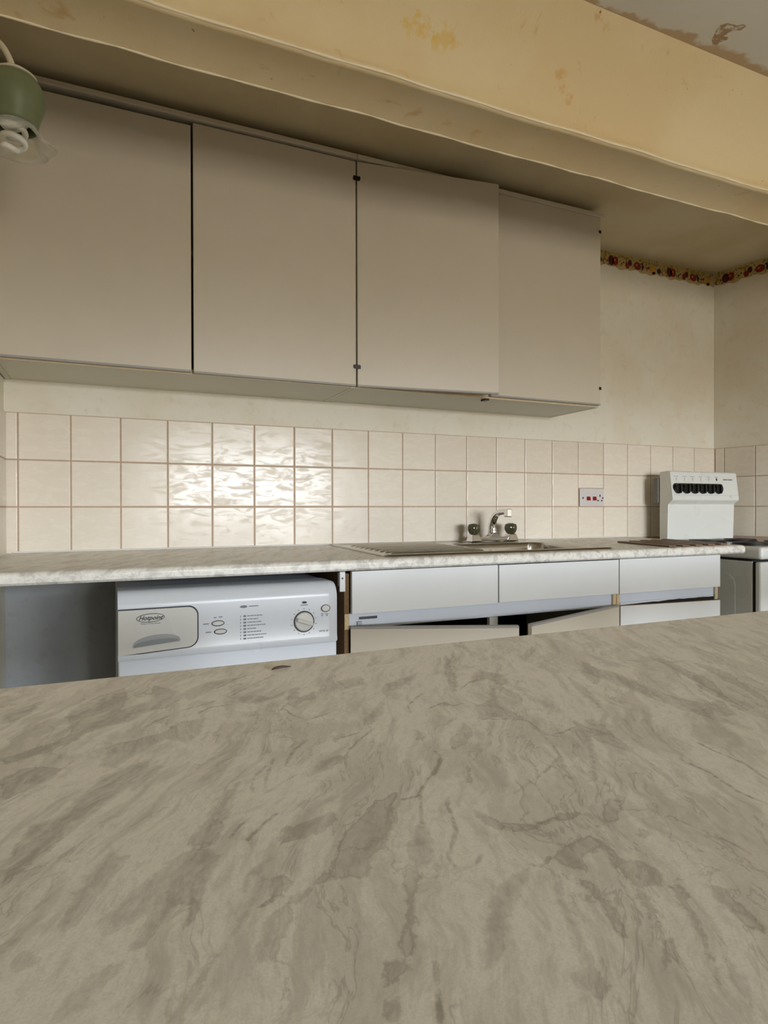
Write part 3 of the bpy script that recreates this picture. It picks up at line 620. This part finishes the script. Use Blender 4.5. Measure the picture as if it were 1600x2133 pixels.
# ------------------------------------------------------------------ base units
BY = -0.555           # carcass front; fronts are 15 mm thick, face at -0.57
def base_unit(name, xa, xb, label, RZ=0.690):
    t = thing(name, label, 'cabinet', (xa, 0, 0))
    ztop = 0.858
    mk('side_panel', box(xa, xa+T, BY, -0.03, 0.1, ztop, 0.0006, 1), [M['chip_dark']], t)
    mk('side_panel', box(xb-T, xb, BY, -0.03, 0.1, ztop, 0.0006, 1), [M['carcass']], t)
    mk('bottom_panel', box(xa+T+0.001, xb-T-0.001, BY, -0.03, 0.1, 0.116), M['carcass'], t)
    mk('plinth', box(xa, xb, BY+0.06, BY+0.076, 0.0, 0.099), M['carcass'], t)
    mk('rail', box(xa+T+0.001, xb-T-0.001, BY+0.004, BY+0.016, RZ, 0.737, 0.001, 1), M['rail_white'], t)
    mk('stile_end', box(xa+0.0005, xa+T-0.0005, BY-0.0022, BY-0.0004, 0.69, 0.7365), M['chipboard'], t)
    mk('stile_end', box(xb-T+0.0005, xb-0.0005, BY-0.0022, BY-0.0004, 0.69, 0.7365), M['chipboard'], t)
    return t
def swing_door(t, hx, width, ztop, ang, hinge):
    sgn = 1 if hinge == 'L' else -1
    xl, xr = (0, width) if hinge == 'L' else (-width, 0)
    d = mk('door', box(xl, xr, -0.015, 0, 0.11, ztop, 0.0012, 2), M['melamine'], t, (hx, BY-0.001, 0), (0, 0, -sgn*math.radians(ang)))
    link('edge_strip', mesh_from_bm('edge_strip', box(xl+0.0005, xr-0.0005, -0.0162, 0.0002, ztop-0.0055, ztop+0.0016, 0.0006, 1)), M['melamine_edge'], d, local=True)
    return d
sb = base_unit('sink_base_unit', 0.909, 1.9755, 'white sink unit beside the washing machine with both doors hanging open')
mk('drawer_front', box(0.928, 1.4475, BY-0.016, BY-0.001, 0.737, 0.8655, 0.0012, 2), M['melamine_white'], sb)
mk('drawer_front', box(1.452, 1.9745, BY-0.016, BY-0.001, 0.739, 0.8645, 0.0012, 2), M['melamine_white'], sb)
mk('centre_stile', box(1.425, 1.457, BY, BY+0.016, 0.116, 0.689), M['melamine_white'], sb)
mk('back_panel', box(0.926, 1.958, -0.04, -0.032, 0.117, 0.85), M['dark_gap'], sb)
swing_door(sb, 0.929, 0.507, 0.699, 22.5, 'L')
swing_door(sb, 1.973, 0.562, 0.697, 19.0, 'R')
mk('latch_slot', box(0.958, 1.018, BY+0.0028, BY+0.0038, 0.7165, 0.7245, 0.0003, 1), M['black_plastic'], sb)
mk('latch_tab', box(0.951, 0.966, BY-0.002, BY+0.0039, 0.701, 0.712, 0.001, 1), M['appliance_grey'], sb)
bm = box(0.891, 0.9085, BY-0.012, BY-0.006, 0.806, 0.8655, 0.001, 1); box(0.896, 0.9085, BY-0.006, BY+0.02, 0.82, 0.86, bm=bm)
cl = mk('worktop_bracket', bm, M['melamine_white'], sb)
mk('screw', lathe([(0.0001, 0.0), (0.003, 0.0), (0.003, 0.0008), (0.0001, 0.0009)], (0.899, BY-0.012, 0.846), 10, axis='y'), M['black_plastic'], cl)
db = base_unit('drawer_base_unit', 1.977, 2.5115, 'white single-door base unit standing next to the cooker', 0.700)
mk('drawer_front', box(1.979, 2.508, BY-0.016, BY-0.001, 0.738, 0.866, 0.0012, 2), M['melamine_white'], db)
bm = prism([(1.983, 0.11), (2.507, 0.11), (2.507, 0.6845), (1.983, 0.6935)], 'y', BY-0.016, BY-0.001)
dj = mk('door', bm, M['melamine_white'], db)
mk('raw_edge', prism([(1.984, 0.6937), (2.506, 0.6847), (2.506, 0.6862), (1.984, 0.6947)], 'y', BY-0.0155, BY-0.0015), M['chip_dark'], dj)
# broken lower lip of the rail, a ragged sliver that thins to the right
rag = []; rg = random.Random(5)
for k in range(0, 19):
    q_ = k/18; rag.append((1.996+0.49*q_, 0.6935+0.0062*min(1, q_*1.6)+(rg.uniform(-0.0012, 0.0012) if k else 0)))
mk('rail_lip', prism(rag+[(2.486, 0.7035), (1.996, 0.7035)], 'y', BY-0.001, BY+0.0035), M['rail_white'], db)
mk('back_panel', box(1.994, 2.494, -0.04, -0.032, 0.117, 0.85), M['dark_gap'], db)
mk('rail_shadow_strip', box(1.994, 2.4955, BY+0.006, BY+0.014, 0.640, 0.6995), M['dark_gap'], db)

# ------------------------------------------------------------------ sink
SX0, SX1, SY0, SY1 = 1.048, 1.978, -0.548, -0.032
def sd_rr(x, y, cx, cy, hx, hy, r):
    dx, dy = abs(x-cx)-hx+r, abs(y-cy)-hy+r
    return math.hypot(max(dx, 0), max(dy, 0))+min(max(dx, dy), 0)-r
def sstep(a, b, v):
    t = min(1, max(0, (v-a)/(b-a))); return t*t*(3-2*t)
def sink_z(x, y):
    o = -sd_rr(x, y, (SX0+SX1)/2, (SY0+SY1)/2, (SX1-SX0)/2, (SY1-SY0)/2, 0.02)
    z = wz(y)+0.0008+0.0055*sstep(0.0, 0.006, o)-0.0035*sstep(0.016, 0.026, o)
    d = sd_rr(x, y, 1.725, -0.31, 0.212, 0.168, 0.06)
    z -= 0.150*sstep(0.0, -0.018, d)*1.0+0.004*sstep(0.02, 0.0, d)
    e = sd_rr(x, y, 1.27, -0.30, 0.185, 0.20, 0.02)
    if e < 0: z += 0.006*sstep(0, -0.012, e)*max(0, math.sin((y+0.5)*2*PI/0.0445))**0.8
    return z
def sheet(xa, xb, nx, ny, name, parent):
    bm = bmesh.new(); g = []
    for i in range(nx+1):
        x = xa+(xb-xa)*i/nx
        g.append([bm.verts.new((x, SY0+(SY1-SY0)*j/ny, sink_z(x, SY0+(SY1-SY0)*j/ny))) for j in range(ny+1)])
    for i in range(nx):
        for j in range(ny): bm.faces.new([g[i][j], g[i+1][j], g[i+1][j+1], g[i][j+1]])
    return mk(name, bm, M['steel'], parent, smooth=True)
sk = thing('sink', 'stainless steel sink with ridged drainer let into the worktop', 'sink', ((SX0+SX1)/2, (SY0+SY1)/2, wz(-0.3)))
sheet(SX0, 1.49, 90, 170, 'drainer', sk); bas = sheet(1.49, SX1, 110, 140, 'basin', sk)
mk('waste', lathe([(0.001, 0), (0.03, 0.0), (0.036, 0.003), (0.038, 0.001)], (1.725, -0.31, wz(-0.31)-0.1505), 24), M['chrome'], bas, smooth=True)

# ------------------------------------------------------------------ mixer tap
TX, TY, TZ = 1.742, -0.098, wz(-0.098)+0.0035
tp = thing('mixer_tap', 'chrome twin-head mixer tap at the back of the sink', 'tap', (TX, TY, TZ))
bm = bmesh.new(); HW = 0.0915
for sx in (-1, 1):
    c0 = (TX+sx*HW, TY); r1, r2 = 0.026, 0.017
    t = bmesh.new(); A = [t.verts.new((c0[0]+a*r1, c0[1]+b*r1, TZ+0.0005)) for a, b in ((-1, -1), (1, -1), (1, 1), (-1, 1))]
    B = [t.verts.new((c0[0]+a*r2, c0[1]+b*r2, TZ+0.032)) for a, b in ((-1, -1), (1, -1), (1, 1), (-1, 1))]
    t.faces.new(A[::-1]); t.faces.new(B)
    for i in range(4): t.faces.new([A[i], A[(i+1) % 4], B[(i+1) % 4], B[i]])
    bmesh.ops.bevel(t, geom=list(t.edges), offset=0.004, segments=2, profile=0.5, affect='EDGES'); merge(bm, t)
outline = [(-HW, 0.004)]
for k in range(0, 25):
    s = -1+2*k/24; x = s*HW; a = abs(s)
    h = 0.020+0.028*max(0, 1-a/0.34)**1.6+0.012*sstep(0.72, 1.0, a); outline.append((x, h))
outline.append((HW, 0.004))
prism([(TX+x, TZ+z) for x, z in outline], 'y', TY-0.017, TY+0.017, bm, 0.003)
mk('bridge', bm, M['chrome'], tp, smooth=False)
sp = catmull([(TX, TY, TZ+0.036), (TX, TY, TZ+0.060), (TX, TY-0.006, TZ+0.088), (TX, TY-0.024, TZ+0.110), (TX, TY-0.052, TZ+0.123), (TX, TY-0.085, TZ+0.1255), (TX, TY-0.105, TZ+0.124)], 6)
n = len(sp); mk('spout', tube(sp, [0.0185-0.0075*i/(n-1) for i in range(n)], 16), M['chrome'], tp, smooth=True)
mk('nozzle', box(TX-0.0125, TX+0.0125, TY-0.122, TY-0.099, TZ+0.104, TZ+0.1365, 0.003, 2), M['chrome'], tp)
mk('collar', lathe([(0.019, 0.0), (0.020, 0.004), (0.018, 0.010), (0.019, 0.014), (0.017, 0.016)], (TX, TY, TZ+0.034), 24), M['chrome'], tp, smooth=True)
for sx in (-1, 1):
    c = (TX+sx*HW, TY, TZ+0.030)
    h = mk('tap_head', lathe([(0.012, 0.0), (0.019, 0.006), (0.0245, 0.018), (0.0255, 0.030), (0.0225, 0.041), (0.016, 0.044), (0.001, 0.0445)], c, 48, flute=8, fl=0.05), M['acrylic'], tp, smooth=True)
    mk('spindle', lathe([(0.009, 0.0), (0.010, 0.012), (0.008, 0.034), (0.001, 0.036)], (c[0], c[1], c[2]-0.001), 20), M['chrome'], h, smooth=True)
    mk('cap', lathe([(0.012, 0.0), (0.0125, 0.0015), (0.010, 0.003), (0.001, 0.0032)], (c[0], c[1], c[2]+0.0445), 20), M['chrome'], h, smooth=True)

# ------------------------------------------------------------------ cooker switch with socket
sc_ = thing('cooker_switch', 'white cooker switch with two red rockers and one socket on the tiles', 'switch', (2.357, 0, 1.062))
mk('plate', box(SOCK[0]+0.001, SOCK[1]-0.0005, -0.0135, -0.0036, SOCK[2], SOCK[3], 0.002, 2), M['socket_white'], sc_)
for xa in (2.3235, 2.3600):
    rk = mk('rocker', prism([(-0.0136, 1.0895), (-0.0195, 1.0905), (-0.0155, 1.1075), (-0.0136, 1.1085)], 'x', xa, xa+0.020), M['red_plastic'], sc_)
for (x, z, w, h) in ((2.4035, 1.1125, 0.003, 0.0055), (2.392, 1.0895, 0.0045, 0.003), (2.4145, 1.0895, 0.0045, 0.003)):
    mk('pin_slot', box(x-w, x+w, -0.0140, -0.0134, z-h, z+h, 0.0004, 1), M['black_plastic'], sc_)
for x in (2.3015, 2.4205):
    mk('screw', lathe([(0.001, 0.0), (0.0042, 0.0), (0.0042, 0.0008), (0.001, 0.001)], (x, -0.0135, 1.1015), 14, axis='y'), M['black_plastic'], sc_)

# ------------------------------------------------------------------ pan stand bars on the worktop
ps = thing('pan_stand', 'row of flat brown bars lying on the worktop by the cooker', 'pan stand', (2.38, -0.43, wz(-0.43)))
for k, x in enumerate((2.246, 2.322, 2.398, 2.474, 2.550)):
    def zz(y): return wz(y)+0.0006
    ya, yb = -0.305+0.012*k, -0.572+0.004*k
    pts = [(x-0.019, 0), (x+0.019, 0), (x+0.019, 0.006), (x-0.019, 0.006)]
    t = bmesh.new(); A = [t.verts.new((p[0], ya, zz(ya)+p[1])) for p in pts]; B = [t.verts.new((p[0], yb, zz(yb)+p[1])) for p in pts]
    t.faces.new(A); t.faces.new(B[::-1])
    for i in range(4): t.faces.new([A[i], A[(i+1) % 4], B[(i+1) % 4], B[i]])
    bmesh.ops.recalc_face_normals(t, faces=t.faces)
    bmesh.ops.bevel(t, geom=list(t.edges), offset=0.0012, segments=2, profile=0.5, affect='EDGES')
    mk('bar', t, M['slat_brown'], ps)

# ------------------------------------------------------------------ washing machine
WA, WB = 0.283, 0.874; WYF = -0.600; WZT = 0.842; WZL = 0.669
wm = thing('washing_machine', 'white front-loading washing machine under the worktop', 'washing machine', ((WA+WB)/2, -0.32, 0))
mk('cabinet', box(WA+0.002, WB-0.002, WYF+0.03, -0.05, 0.02, WZT-0.006, 0.004, 2), M['appliance'], wm)
mk('front_panel', box(WA+0.001, WB-0.001, WYF+0.012, WYF+0.029, 0.10, WZL-0.002, 0.004, 2), M['appliance'], wm)
mk('kick_plate', box(WA+0.004, WB-0.004, WYF+0.018, WYF+0.029, 0.02, 0.098, 0.003, 2), M['appliance'], wm)
prof = []
R = 0.042
nx = 40; bm = bmesh.new(); rows = []
for i in range(nx+1):
    s = i/nx; x = WA+(WB-WA)*s
    bow = 0.012*(1-(2*s-1)**2)
    endr = 0.012*(max(0, (s-0.965)/0.035)**2)
    zl = WZL-0.002-0.012*(1-s)*0.0
    pr = [(WYF+0.029, zl+0.004), (WYF+0.0+endr, zl-0.0), (WYF-0.003+endr, zl+0.006), (WYF+endr, zl+0.020), (WYF+endr, 0.74), (WYF+endr, WZT-R-endr*0.4)]
    for k in range(1, 9):
        a = k*PI/16; pr.append((WYF+endr+R-R*math.cos(a), WZT-R-endr*0.4+R*math.sin(a)))
    pr.append((WYF+0.12, WZT-endr*0.4))
    rows.append([bm.verts.new((x, y, z)) for y, z in pr])
for A, B in zip(rows, rows[1:]):
    for k in range(len(A)-1): bm.faces.new([A[k], A[k+1], B[k+1], B[k]])
bm.faces.new(rows[0]); bm.faces.new(rows[-1][::-1])
fa = mk('control_fascia', bm, M['appliance'], wm, smooth=True)
try: fa.data.set_sharp_from_angle(angle=math.radians(40))
except Exception: pass
# soap drawer
def slant(pts): return [(x, z-(0.010*(1-(x-WA)/0.195) if z < 0.74 else 0)) for x, z in pts]
def plate(outline, y0, y1, bev=0.0): return prism(outline, 'y', y0, y1, bev=bev)
mk('drawer_gap', plate(slant(rrect(WA+0.0005, 0.4805, 0.6885, 0.7985, 0.026, 8, (0, 1, 1, 0))), WYF-0.0012, WYF+0.001), M['print_dark'], wm)
dr = mk('soap_drawer', plate(slant(rrect(WA+0.0005, 0.4770, 0.6915, 0.7955, 0.024, 8, (0, 1, 1, 0))), WYF-0.0045, WYF-0.0011, 0.0008), M['appliance_warm'], wm)
yd = WYF-0.0046
def halfmoon(x0, x1, z0, z1, zl):
    out = [(x0, z0), (x1, z1)]
    for k in range(1, 16):
        a = PI*k/16; x = (x0+x1)/2+(x1-x0)/2*math.cos(a); zb = z1+(z0-z1)*k/16
        out.append((x, zb+zl*math.sin(a)**0.75))
    return out
hd = mk('handle_recess', plate(halfmoon(0.317, 0.434, 0.6985, 0.708, 0.026), yd-0.0004, yd+0.0002), M['appliance_grey'], dr)
mk('handle_lip', plate(halfmoon(0.320, 0.430, 0.7000, 0.7085, 0.013), yd-0.0012, yd-0.0005), M['recess_shade'], hd)
lg = mk('logo_oval', plate(ellipse(0.3605, 0.7735, 0.0345, 0.0112, 40, 0.03), yd-0.0003, yd+0.0002), M['print_dark'], dr)
mk('logo_field', plate(ellipse(0.3605, 0.7735, 0.0328, 0.0096, 40, 0.03), yd-0.0006, yd-0.00031), M['appliance_warm'], lg)
link('lettering', text_mesh('Hotpoint', 0.0155, 0.3600, 0.7685, yd-0.0008, 0.45, 'CENTER', 0.00035), M['print_dark'], lg)
link('lettering', text_mesh('Made in Great Britain', 0.0055, 0.3600, 0.7575, yd-0.0002, 0.2, 'CENTER'), M['print_dark'], dr)
ys = WYF-0.0002
def oval_button(cx, cz, rx, rz):
    b = mk('button', plate(ellipse(cx, cz, rx, rz, 28), ys-0.0030, ys+0.001, 0.0010), M['appliance_warm'], wm, smooth=False)
    mk('button_ring', plate(ellipse(cx, cz-0.0004, rx+0.0022, rz+0.0020, 28), ys-0.0008, ys+0.001), M['print_dark'], b)
oval_button(0.531, 0.7462, 0.0150, 0.0058); oval_button(0.5375, 0.7235, 0.0150, 0.0058); oval_button(0.835, 0.7665, 0.0120, 0.0088)
mk('program_badge', plate(ellipse(0.600, 0.786, 0.0100, 0.0036, 24), ys-0.0008, ys+0.001), M['print_grey'], wm)
mk('indicator_light', plate(ellipse(0.772, 0.787, 0.0070, 0.0034, 20), ys-0.0012, ys+0.001), M['lens_red'], wm)
kn = mk('programme_dial', lathe([(0.027, 0.0), (0.0265, 0.004), (0.024, 0.0055), (0.001, 0.006)], (0.7705, ys, 0.7325), 40, axis='y'), M['appliance_warm'], wm, smooth=False)
mk('dial_ring', lathe([(0.0305, 0.0), (0.0305, 0.0008), (0.001, 0.0009)], (0.7705, ys, 0.7325), 40, axis='y'), M['print_dark'], kn)
t = box(-0.0245, 0.0245, -0.013, 0.0, -0.0052, 0.0052, 0.003, 2)
bmesh.ops.rotate(t, verts=t.verts, cent=(0, 0, 0), matrix=Matrix.Rotation(math.radians(20), 3, 'Y')); bmesh.ops.translate(t, verts=t.verts, vec=(0.7705, ys-0.005, 0.7325))
mk('dial_grip', t, M['appliance_warm'], kn)
bm = bmesh.new()
for k in range(14):
    a = 2*PI*(k+0.5)/14; merge(bm, plate(ellipse(0.7705+0.0365*math.cos(a), 0.7325+0.0365*math.sin(a), 0.0013, 0.0013, 8), ys-0.0004, ys+0.0004))
mk('dial_marks', bm, M['print_dark'], wm)['kind'] = 'stuff'
bm = bmesh.new(); rw = random.Random(11)
for k in range(8):
    z = 0.7600-0.0088*k
    box(0.5905, 0.5925, ys-0.0004, ys+0.0004, z-0.0018, z+0.0018, bm=bm)
    box(0.599, 0.6065, ys-0.0004, ys+0.0004, z-0.0022, z+0.0022, bm=bm)
    x = 0.6095; end = 0.6095+rw.uniform(0.024, 0.052)
    while x < end:
        w = rw.uniform(0.003, 0.010); box(x, x+w, ys-0.0004, ys+0.0004, z-0.0011, z+0.0011, bm=bm); x += w+0.0013
mk('programme_list', bm, M['print_grey'], wm)['kind'] = 'stuff'
bm = bmesh.new()
for (x, z, w) in ((0.614, 0.7862, 0.026), (0.4920, 0.7462, 0.015), (0.4985, 0.7235, 0.015), (0.520, 0.7615, 0.007), (0.533, 0.7625, 0.010), (0.760, 0.7795, 0.022), (0.8215, 0.7505, 0.007), (0.834, 0.7495, 0.009), (0.8215, 0.7455, 0.006), (0.836, 0.7450, 0.006)):
    box(x, x+w, ys-0.0004, ys+0.0004, z-0.0012, z+0.0012, bm=bm)
mk('button_captions', bm, M['print_grey'], wm)['kind'] = 'stuff'
link('lettering', text_mesh('WMA 30', 0.0075, 0.8150, 0.6990, ys-0.0003), M['print_dark'], wm)

# ------------------------------------------------------------------ cooker
KX0, KX1, KYF, KYB = 2.682, 3.152, -0.622, -0.105
KZ = 0.893
ck = thing('cooker', 'white freestanding cooker with black hotplates in the corner', 'cooker', ((KX0+KX1)/2, -0.36, 0))
mk('body', box(KX0+0.006, KX1-0.006, KYF+0.045, KYB, 0.03, 0.832, 0.003, 2), M['appliance_warm'], ck)
mk('side_emboss', prism(rrect(KYF+0.12, KYB-0.06, 0.12, 0.775, 0.05), 'x', KX0+0.0045, KX0+0.0062, bev=0.0012), M['appliance_warm'], ck)
mk('shadow_gap', box(KX0+0.012, KX1-0.012, KYF+0.05, KYB-0.005, 0.833, 0.842), M['dark_gap'], ck)
mk('hob', box(KX0, KX1, KYF, KYB+0.002, 0.842, KZ, 0.014, 4), M['appliance_warm'], ck)
mk('door_gap', box(KX0+0.012, KX1-0.012, KYF+0.032, KYF+0.045, 0.04, 0.832), M['dark_gap'], ck)
dd = mk('oven_door', box(KX0+0.002, KX1-0.002, KYF+0.004, KYF+0.031, 0.20, 0.832, 0.008, 3), M['appliance_warm'], ck)
mk('door_handle', tube([(KX0+0.06, KYF-0.03, 0.79), (KX1-0.06, KYF-0.03, 0.79)], 0.009, 12), M['appliance_grey'], dd)
mk('drawer', box(KX0+0.002, KX1-0.002, KYF+0.004, KYF+0.031, 0.05, 0.195, 0.006, 2), M['appliance_warm'], ck)
for (x, y, rd) in ((2.805, -0.27, 0.076), (3.03, -0.27, 0.070), (2.805, -0.485, 0.070), (3.03, -0.485, 0.080)):
    hp = mk('hotplate', lathe([(rd+0.006, 0.0), (rd+0.006, 0.004), (rd, 0.005), (rd-0.002, 0.013), (rd*0.4, 0.014), (rd*0.3, 0.011), (0.001, 0.011)], (x, y, KZ), 40), M['hotplate'], ck, smooth=False)
# raised back panel: sheet below, protruding control box above
def kp(y, z): return (y, z)
PB = KYB+0.002
profile = [(PB, KZ-0.01), (PB, 1.226), (PB-0.055, 1.230), (PB-0.062, 1.224), (PB-0.078, 1.098), (PB-0.076, 1.090), (PB-0.052, 1.072), (PB-0.046, KZ-0.01)]
t = prism(profile, 'x', KX0+0.008, KX1-0.008, bev=0.003)
bp = mk('back_panel', t, M['appliance_warm'], ck)
def face_y(z): return PB-0.062-0.016*(1.224-z)/0.126
def on_face(outline, lift0, lift1):
    t = bmesh.new(); A = [t.verts.new((x, face_y(z)-lift0, z)) for x, z in outline]; B = [t.verts.new((x, face_y(z)-lift1, z)) for x, z in outline]
    n = len(outline); t.faces.new(A); t.faces.new(B[::-1])
    for i in range(n): t.faces.new([A[i], A[(i+1) % n], B[(i+1) % n], B[i]])
    bmesh.ops.recalc_face_normals(t, faces=t.faces); return t
kx = [2.725+0.0545*k for k in range(6)]; kz = 1.150
mk('knob_strip', on_face(rrect(kx[0]-0.028, kx[5]+0.034, kz-0.018, kz+0.021, 0.018), 0.0002, 0.004), M['black_plastic'], bp)
for x in kx:
    k_ = mk('knob', lathe([(0.0235, 0.0), (0.0235, 0.010), (0.021, 0.013), (0.001, 0.0135)], (x, face_y(kz-0.004)-0.003, kz-0.005), 28, axis='y'), M['black_plastic'], bp)
    mk('knob_grip', box(x-0.0035, x+0.0035, face_y(kz)-0.026, face_y(kz)-0.014, kz-0.026, kz+0.017, 0.0015, 1), M['black_plastic'], k_)
bm = bmesh.new()
for i, x in enumerate(kx):
    for (dx, dz, w, h) in ((0, 0.054, 0.013, 0.0014), (0, 0.044, 0.003, 0.004), (0, 0.036, 0.0035, 0.0012), (0, 0.030, 0.002, 0.0012)):
        if i == 5 and dz < 0.05: continue
        merge(bm, on_face([(x+dx-w, kz+dz-h), (x+dx+w, kz+dz-h), (x+dx+w, kz+dz+h), (x+dx-w, kz+dz+h)], 0.0001, 0.0005))
mk('control_symbols', bm, M['print_pale'], bp)['kind'] = 'stuff'
mk('flame_symbol', on_face([(kx[5], kz+0.052), (kx[5]-0.006, kz+0.042), (kx[5], kz+0.034), (kx[5]+0.006, kz+0.042)], 0.0001, 0.0006), M['print_dark'], bp)
bm = bmesh.new()
for (xa, w) in ((3.043, 0.031), (3.077, 0.033)): merge(bm, on_face([(xa, kz+0.0395), (xa+w, kz+0.0395), (xa+w, kz+0.0455), (xa, kz+0.0455)], 0.0001, 0.0005))
mk('maker_mark', bm, M['print_grey'], bp)['kind'] = 'stuff'
bm = bmesh.new()
for o_ in ([(3.075, 1.108), (3.082, 1.115), (3.084, 1.113), (3.078, 1.106)], [(3.083, 1.104), (3.095, 1.108), (3.096, 1.106), (3.086, 1.102)], [(3.088, 1.112), (3.093, 1.113), (3.093, 1.111), (3.089, 1.110)]): merge(bm, on_face(o_, 0.0001, 0.0005))
mk('script_mark', bm, M['print_pale'], bp)['kind'] = 'stuff'
mk('trim_line', on_face([(KX0+0.012, 1.1145), (KX1-0.012, 1.1145), (KX1-0.012, 1.1155), (KX0+0.012, 1.1155)], 0.0001, 0.0004), M['print_pale'], bp)
mk('wall_bracket', box(KX0+0.002, KX0+0.03, PB+0.004, -0.068, 1.075, 1.20, 0.006, 2), M['bracket_grey'], ck)
mk('foot', lathe([(0.015, 0), (0.015, 0.03)], (KX0+0.05, KYF+0.1, 0), 12), M['black_plastic'], ck)
mk('foot', lathe([(0.015, 0), (0.015, 0.03)], (KX1-0.05, KYF+0.1, 0), 12), M['black_plastic'], ck)

# ------------------------------------------------------------------ hanging lamp at the left
LX, LY = 0.086, -0.80
lp = thing('ceiling_lamp', 'green glass lamp with clear frilled rim and spiral bulb at upper left', 'lamp', (LX, LY, ZC))
lp_rose = mk('ceiling_rose', lathe([(0.045, -0.002), (0.045, -0.012), (0.030, -0.022), (0.001, -0.024)], (0.022, LY, ZC), 28), M['cable_cream'], lp, smooth=True)
pa = catmull([(0.022, LY, ZC-0.02), (0.022, LY, 2.12), (0.040, LY, 2.045), (0.066, LY, 2.015), (0.080, LY, 1.985), (LX, LY, 1.962)], 8)
mk('arm', tube(pa, 0.0065, 12), M['cable_cream'], lp, smooth=True)
mk('cap', lathe([(0.008, 0.012), (0.016, 0.009), (0.030, 0.002), (0.041, -0.006), (0.040, -0.009)], (LX, LY, 1.968), 32), M['cable_cream'], lp, smooth=True)
def thin_lathe(prof, c, seg=64, wave=None):
    bm = bmesh.new(); rings = []
    for i, (r, h) in enumerate(prof):
        ring = []
        for k in range(seg):
            a = 2*PI*k/seg; q, hh = r, h
            if wave: q = r+wave[0]*(wave[2][i])*math.cos(6*a+wave[1]); hh = h+0.004*wave[2][i]*math.cos(6*a+wave[1])
            ring.append(bm.verts.new((c[0]+q*math.cos(a), c[1]+q*math.sin(a), c[2]+hh)))
        rings.append(ring)
    for A, B in zip(rings, rings[1:]):
        for i in range(seg): bm.faces.new([A[i], A[(i+1) % seg], B[(i+1) % seg], B[i]])
    return bm
green = [(0.030, -0.002), (0.042, -0.010), (0.051, -0.024), (0.0560, -0.042), (0.0562, -0.054), (0.053, -0.070), (0.0475, -0.086), (0.0435, -0.100), (0.0425, -0.110)]
o = mk('green_shade', thin_lathe(green, (LX, LY, 1.966)), M['glass_green'], lp, smooth=True)
md = o.modifiers.new('thickness', 'SOLIDIFY'); md.thickness = 0.003
clear = [(0.0425, -0.110), (0.046, -0.118), (0.053, -0.128), (0.064, -0.138), (0.075, -0.146)]
o = mk('frilled_rim', thin_lathe(clear, (LX, LY, 1.966), 96, (0.007, 0.3, [0, 0.1, 0.35, 0.7, 1.0])), M['glass_clear'], lp, smooth=True)
md = o.modifiers.new('thickness', 'SOLIDIFY'); md.thickness = 0.0022
hl = []
for k in range(0, 61):
    a = k/60*2*PI*2.6; hl.append((LX-0.002+0.020*math.cos(a), LY+0.020*math.sin(a), 1.868-0.058*k/60))
hl.append((LX+0.006, LY, 1.806))
mk('spiral_bulb', tube(hl, 0.0062, 10), M['bulb_white'], lp, smooth=True)
mk('bulb_base', lathe([(0.012, 0.05), (0.016, 0.04), (0.021, 0.02), (0.021, 0.0), (0.001, -0.001)], (LX, LY, 1.876), 24), M['bulb_white'], lp, smooth=True)

# ------------------------------------------------------------------ dried water mark on the room ceiling
STAIN = [(1.742, -1.1433), (1.724, -1.154), (1.7059, -1.1824), (1.7, -1.1974), (1.7097, -1.2104), (1.7395, -1.2148), (1.7527, -1.225), (1.7643, -1.2232), (1.7657, -1.2088), (1.7467, -1.1959), (1.7416, -1.1756), (1.757, -1.1778), (1.7617, -1.1707), (1.7519, -1.157), (1.7547, -1.1441)]
t = NT('stain_brown'); out = t.t.nodes['Material Output']; p = t.pos(); nz = t.noise(p, 60, 4, 0.6)
t.set(t.mix(nz, srgb(172, 132, 80), srgb(200, 164, 112)), 0.8, 0.0, 0.2)
tr = t.n('ShaderNodeBsdfTransparent'); mx = t.n('ShaderNodeMixShader'); t.l(t.math('MULTIPLY', t.ramp(nz, 0.30, 0.60), 0.75), mx.inputs[0]); t.l(tr.outputs[0], mx.inputs[1]); t.l(t.b.outputs[0], mx.inputs[2]); t.l(mx.outputs[0], out.inputs[0])
M['stain'] = t.m
bm = bmesh.new(); bm.faces.new([bm.verts.new((x, y, ZC-0.0004)) for x, y in STAIN])
mk('water_stain', bm, M['stain'], bpy.data.objects['ceiling'])
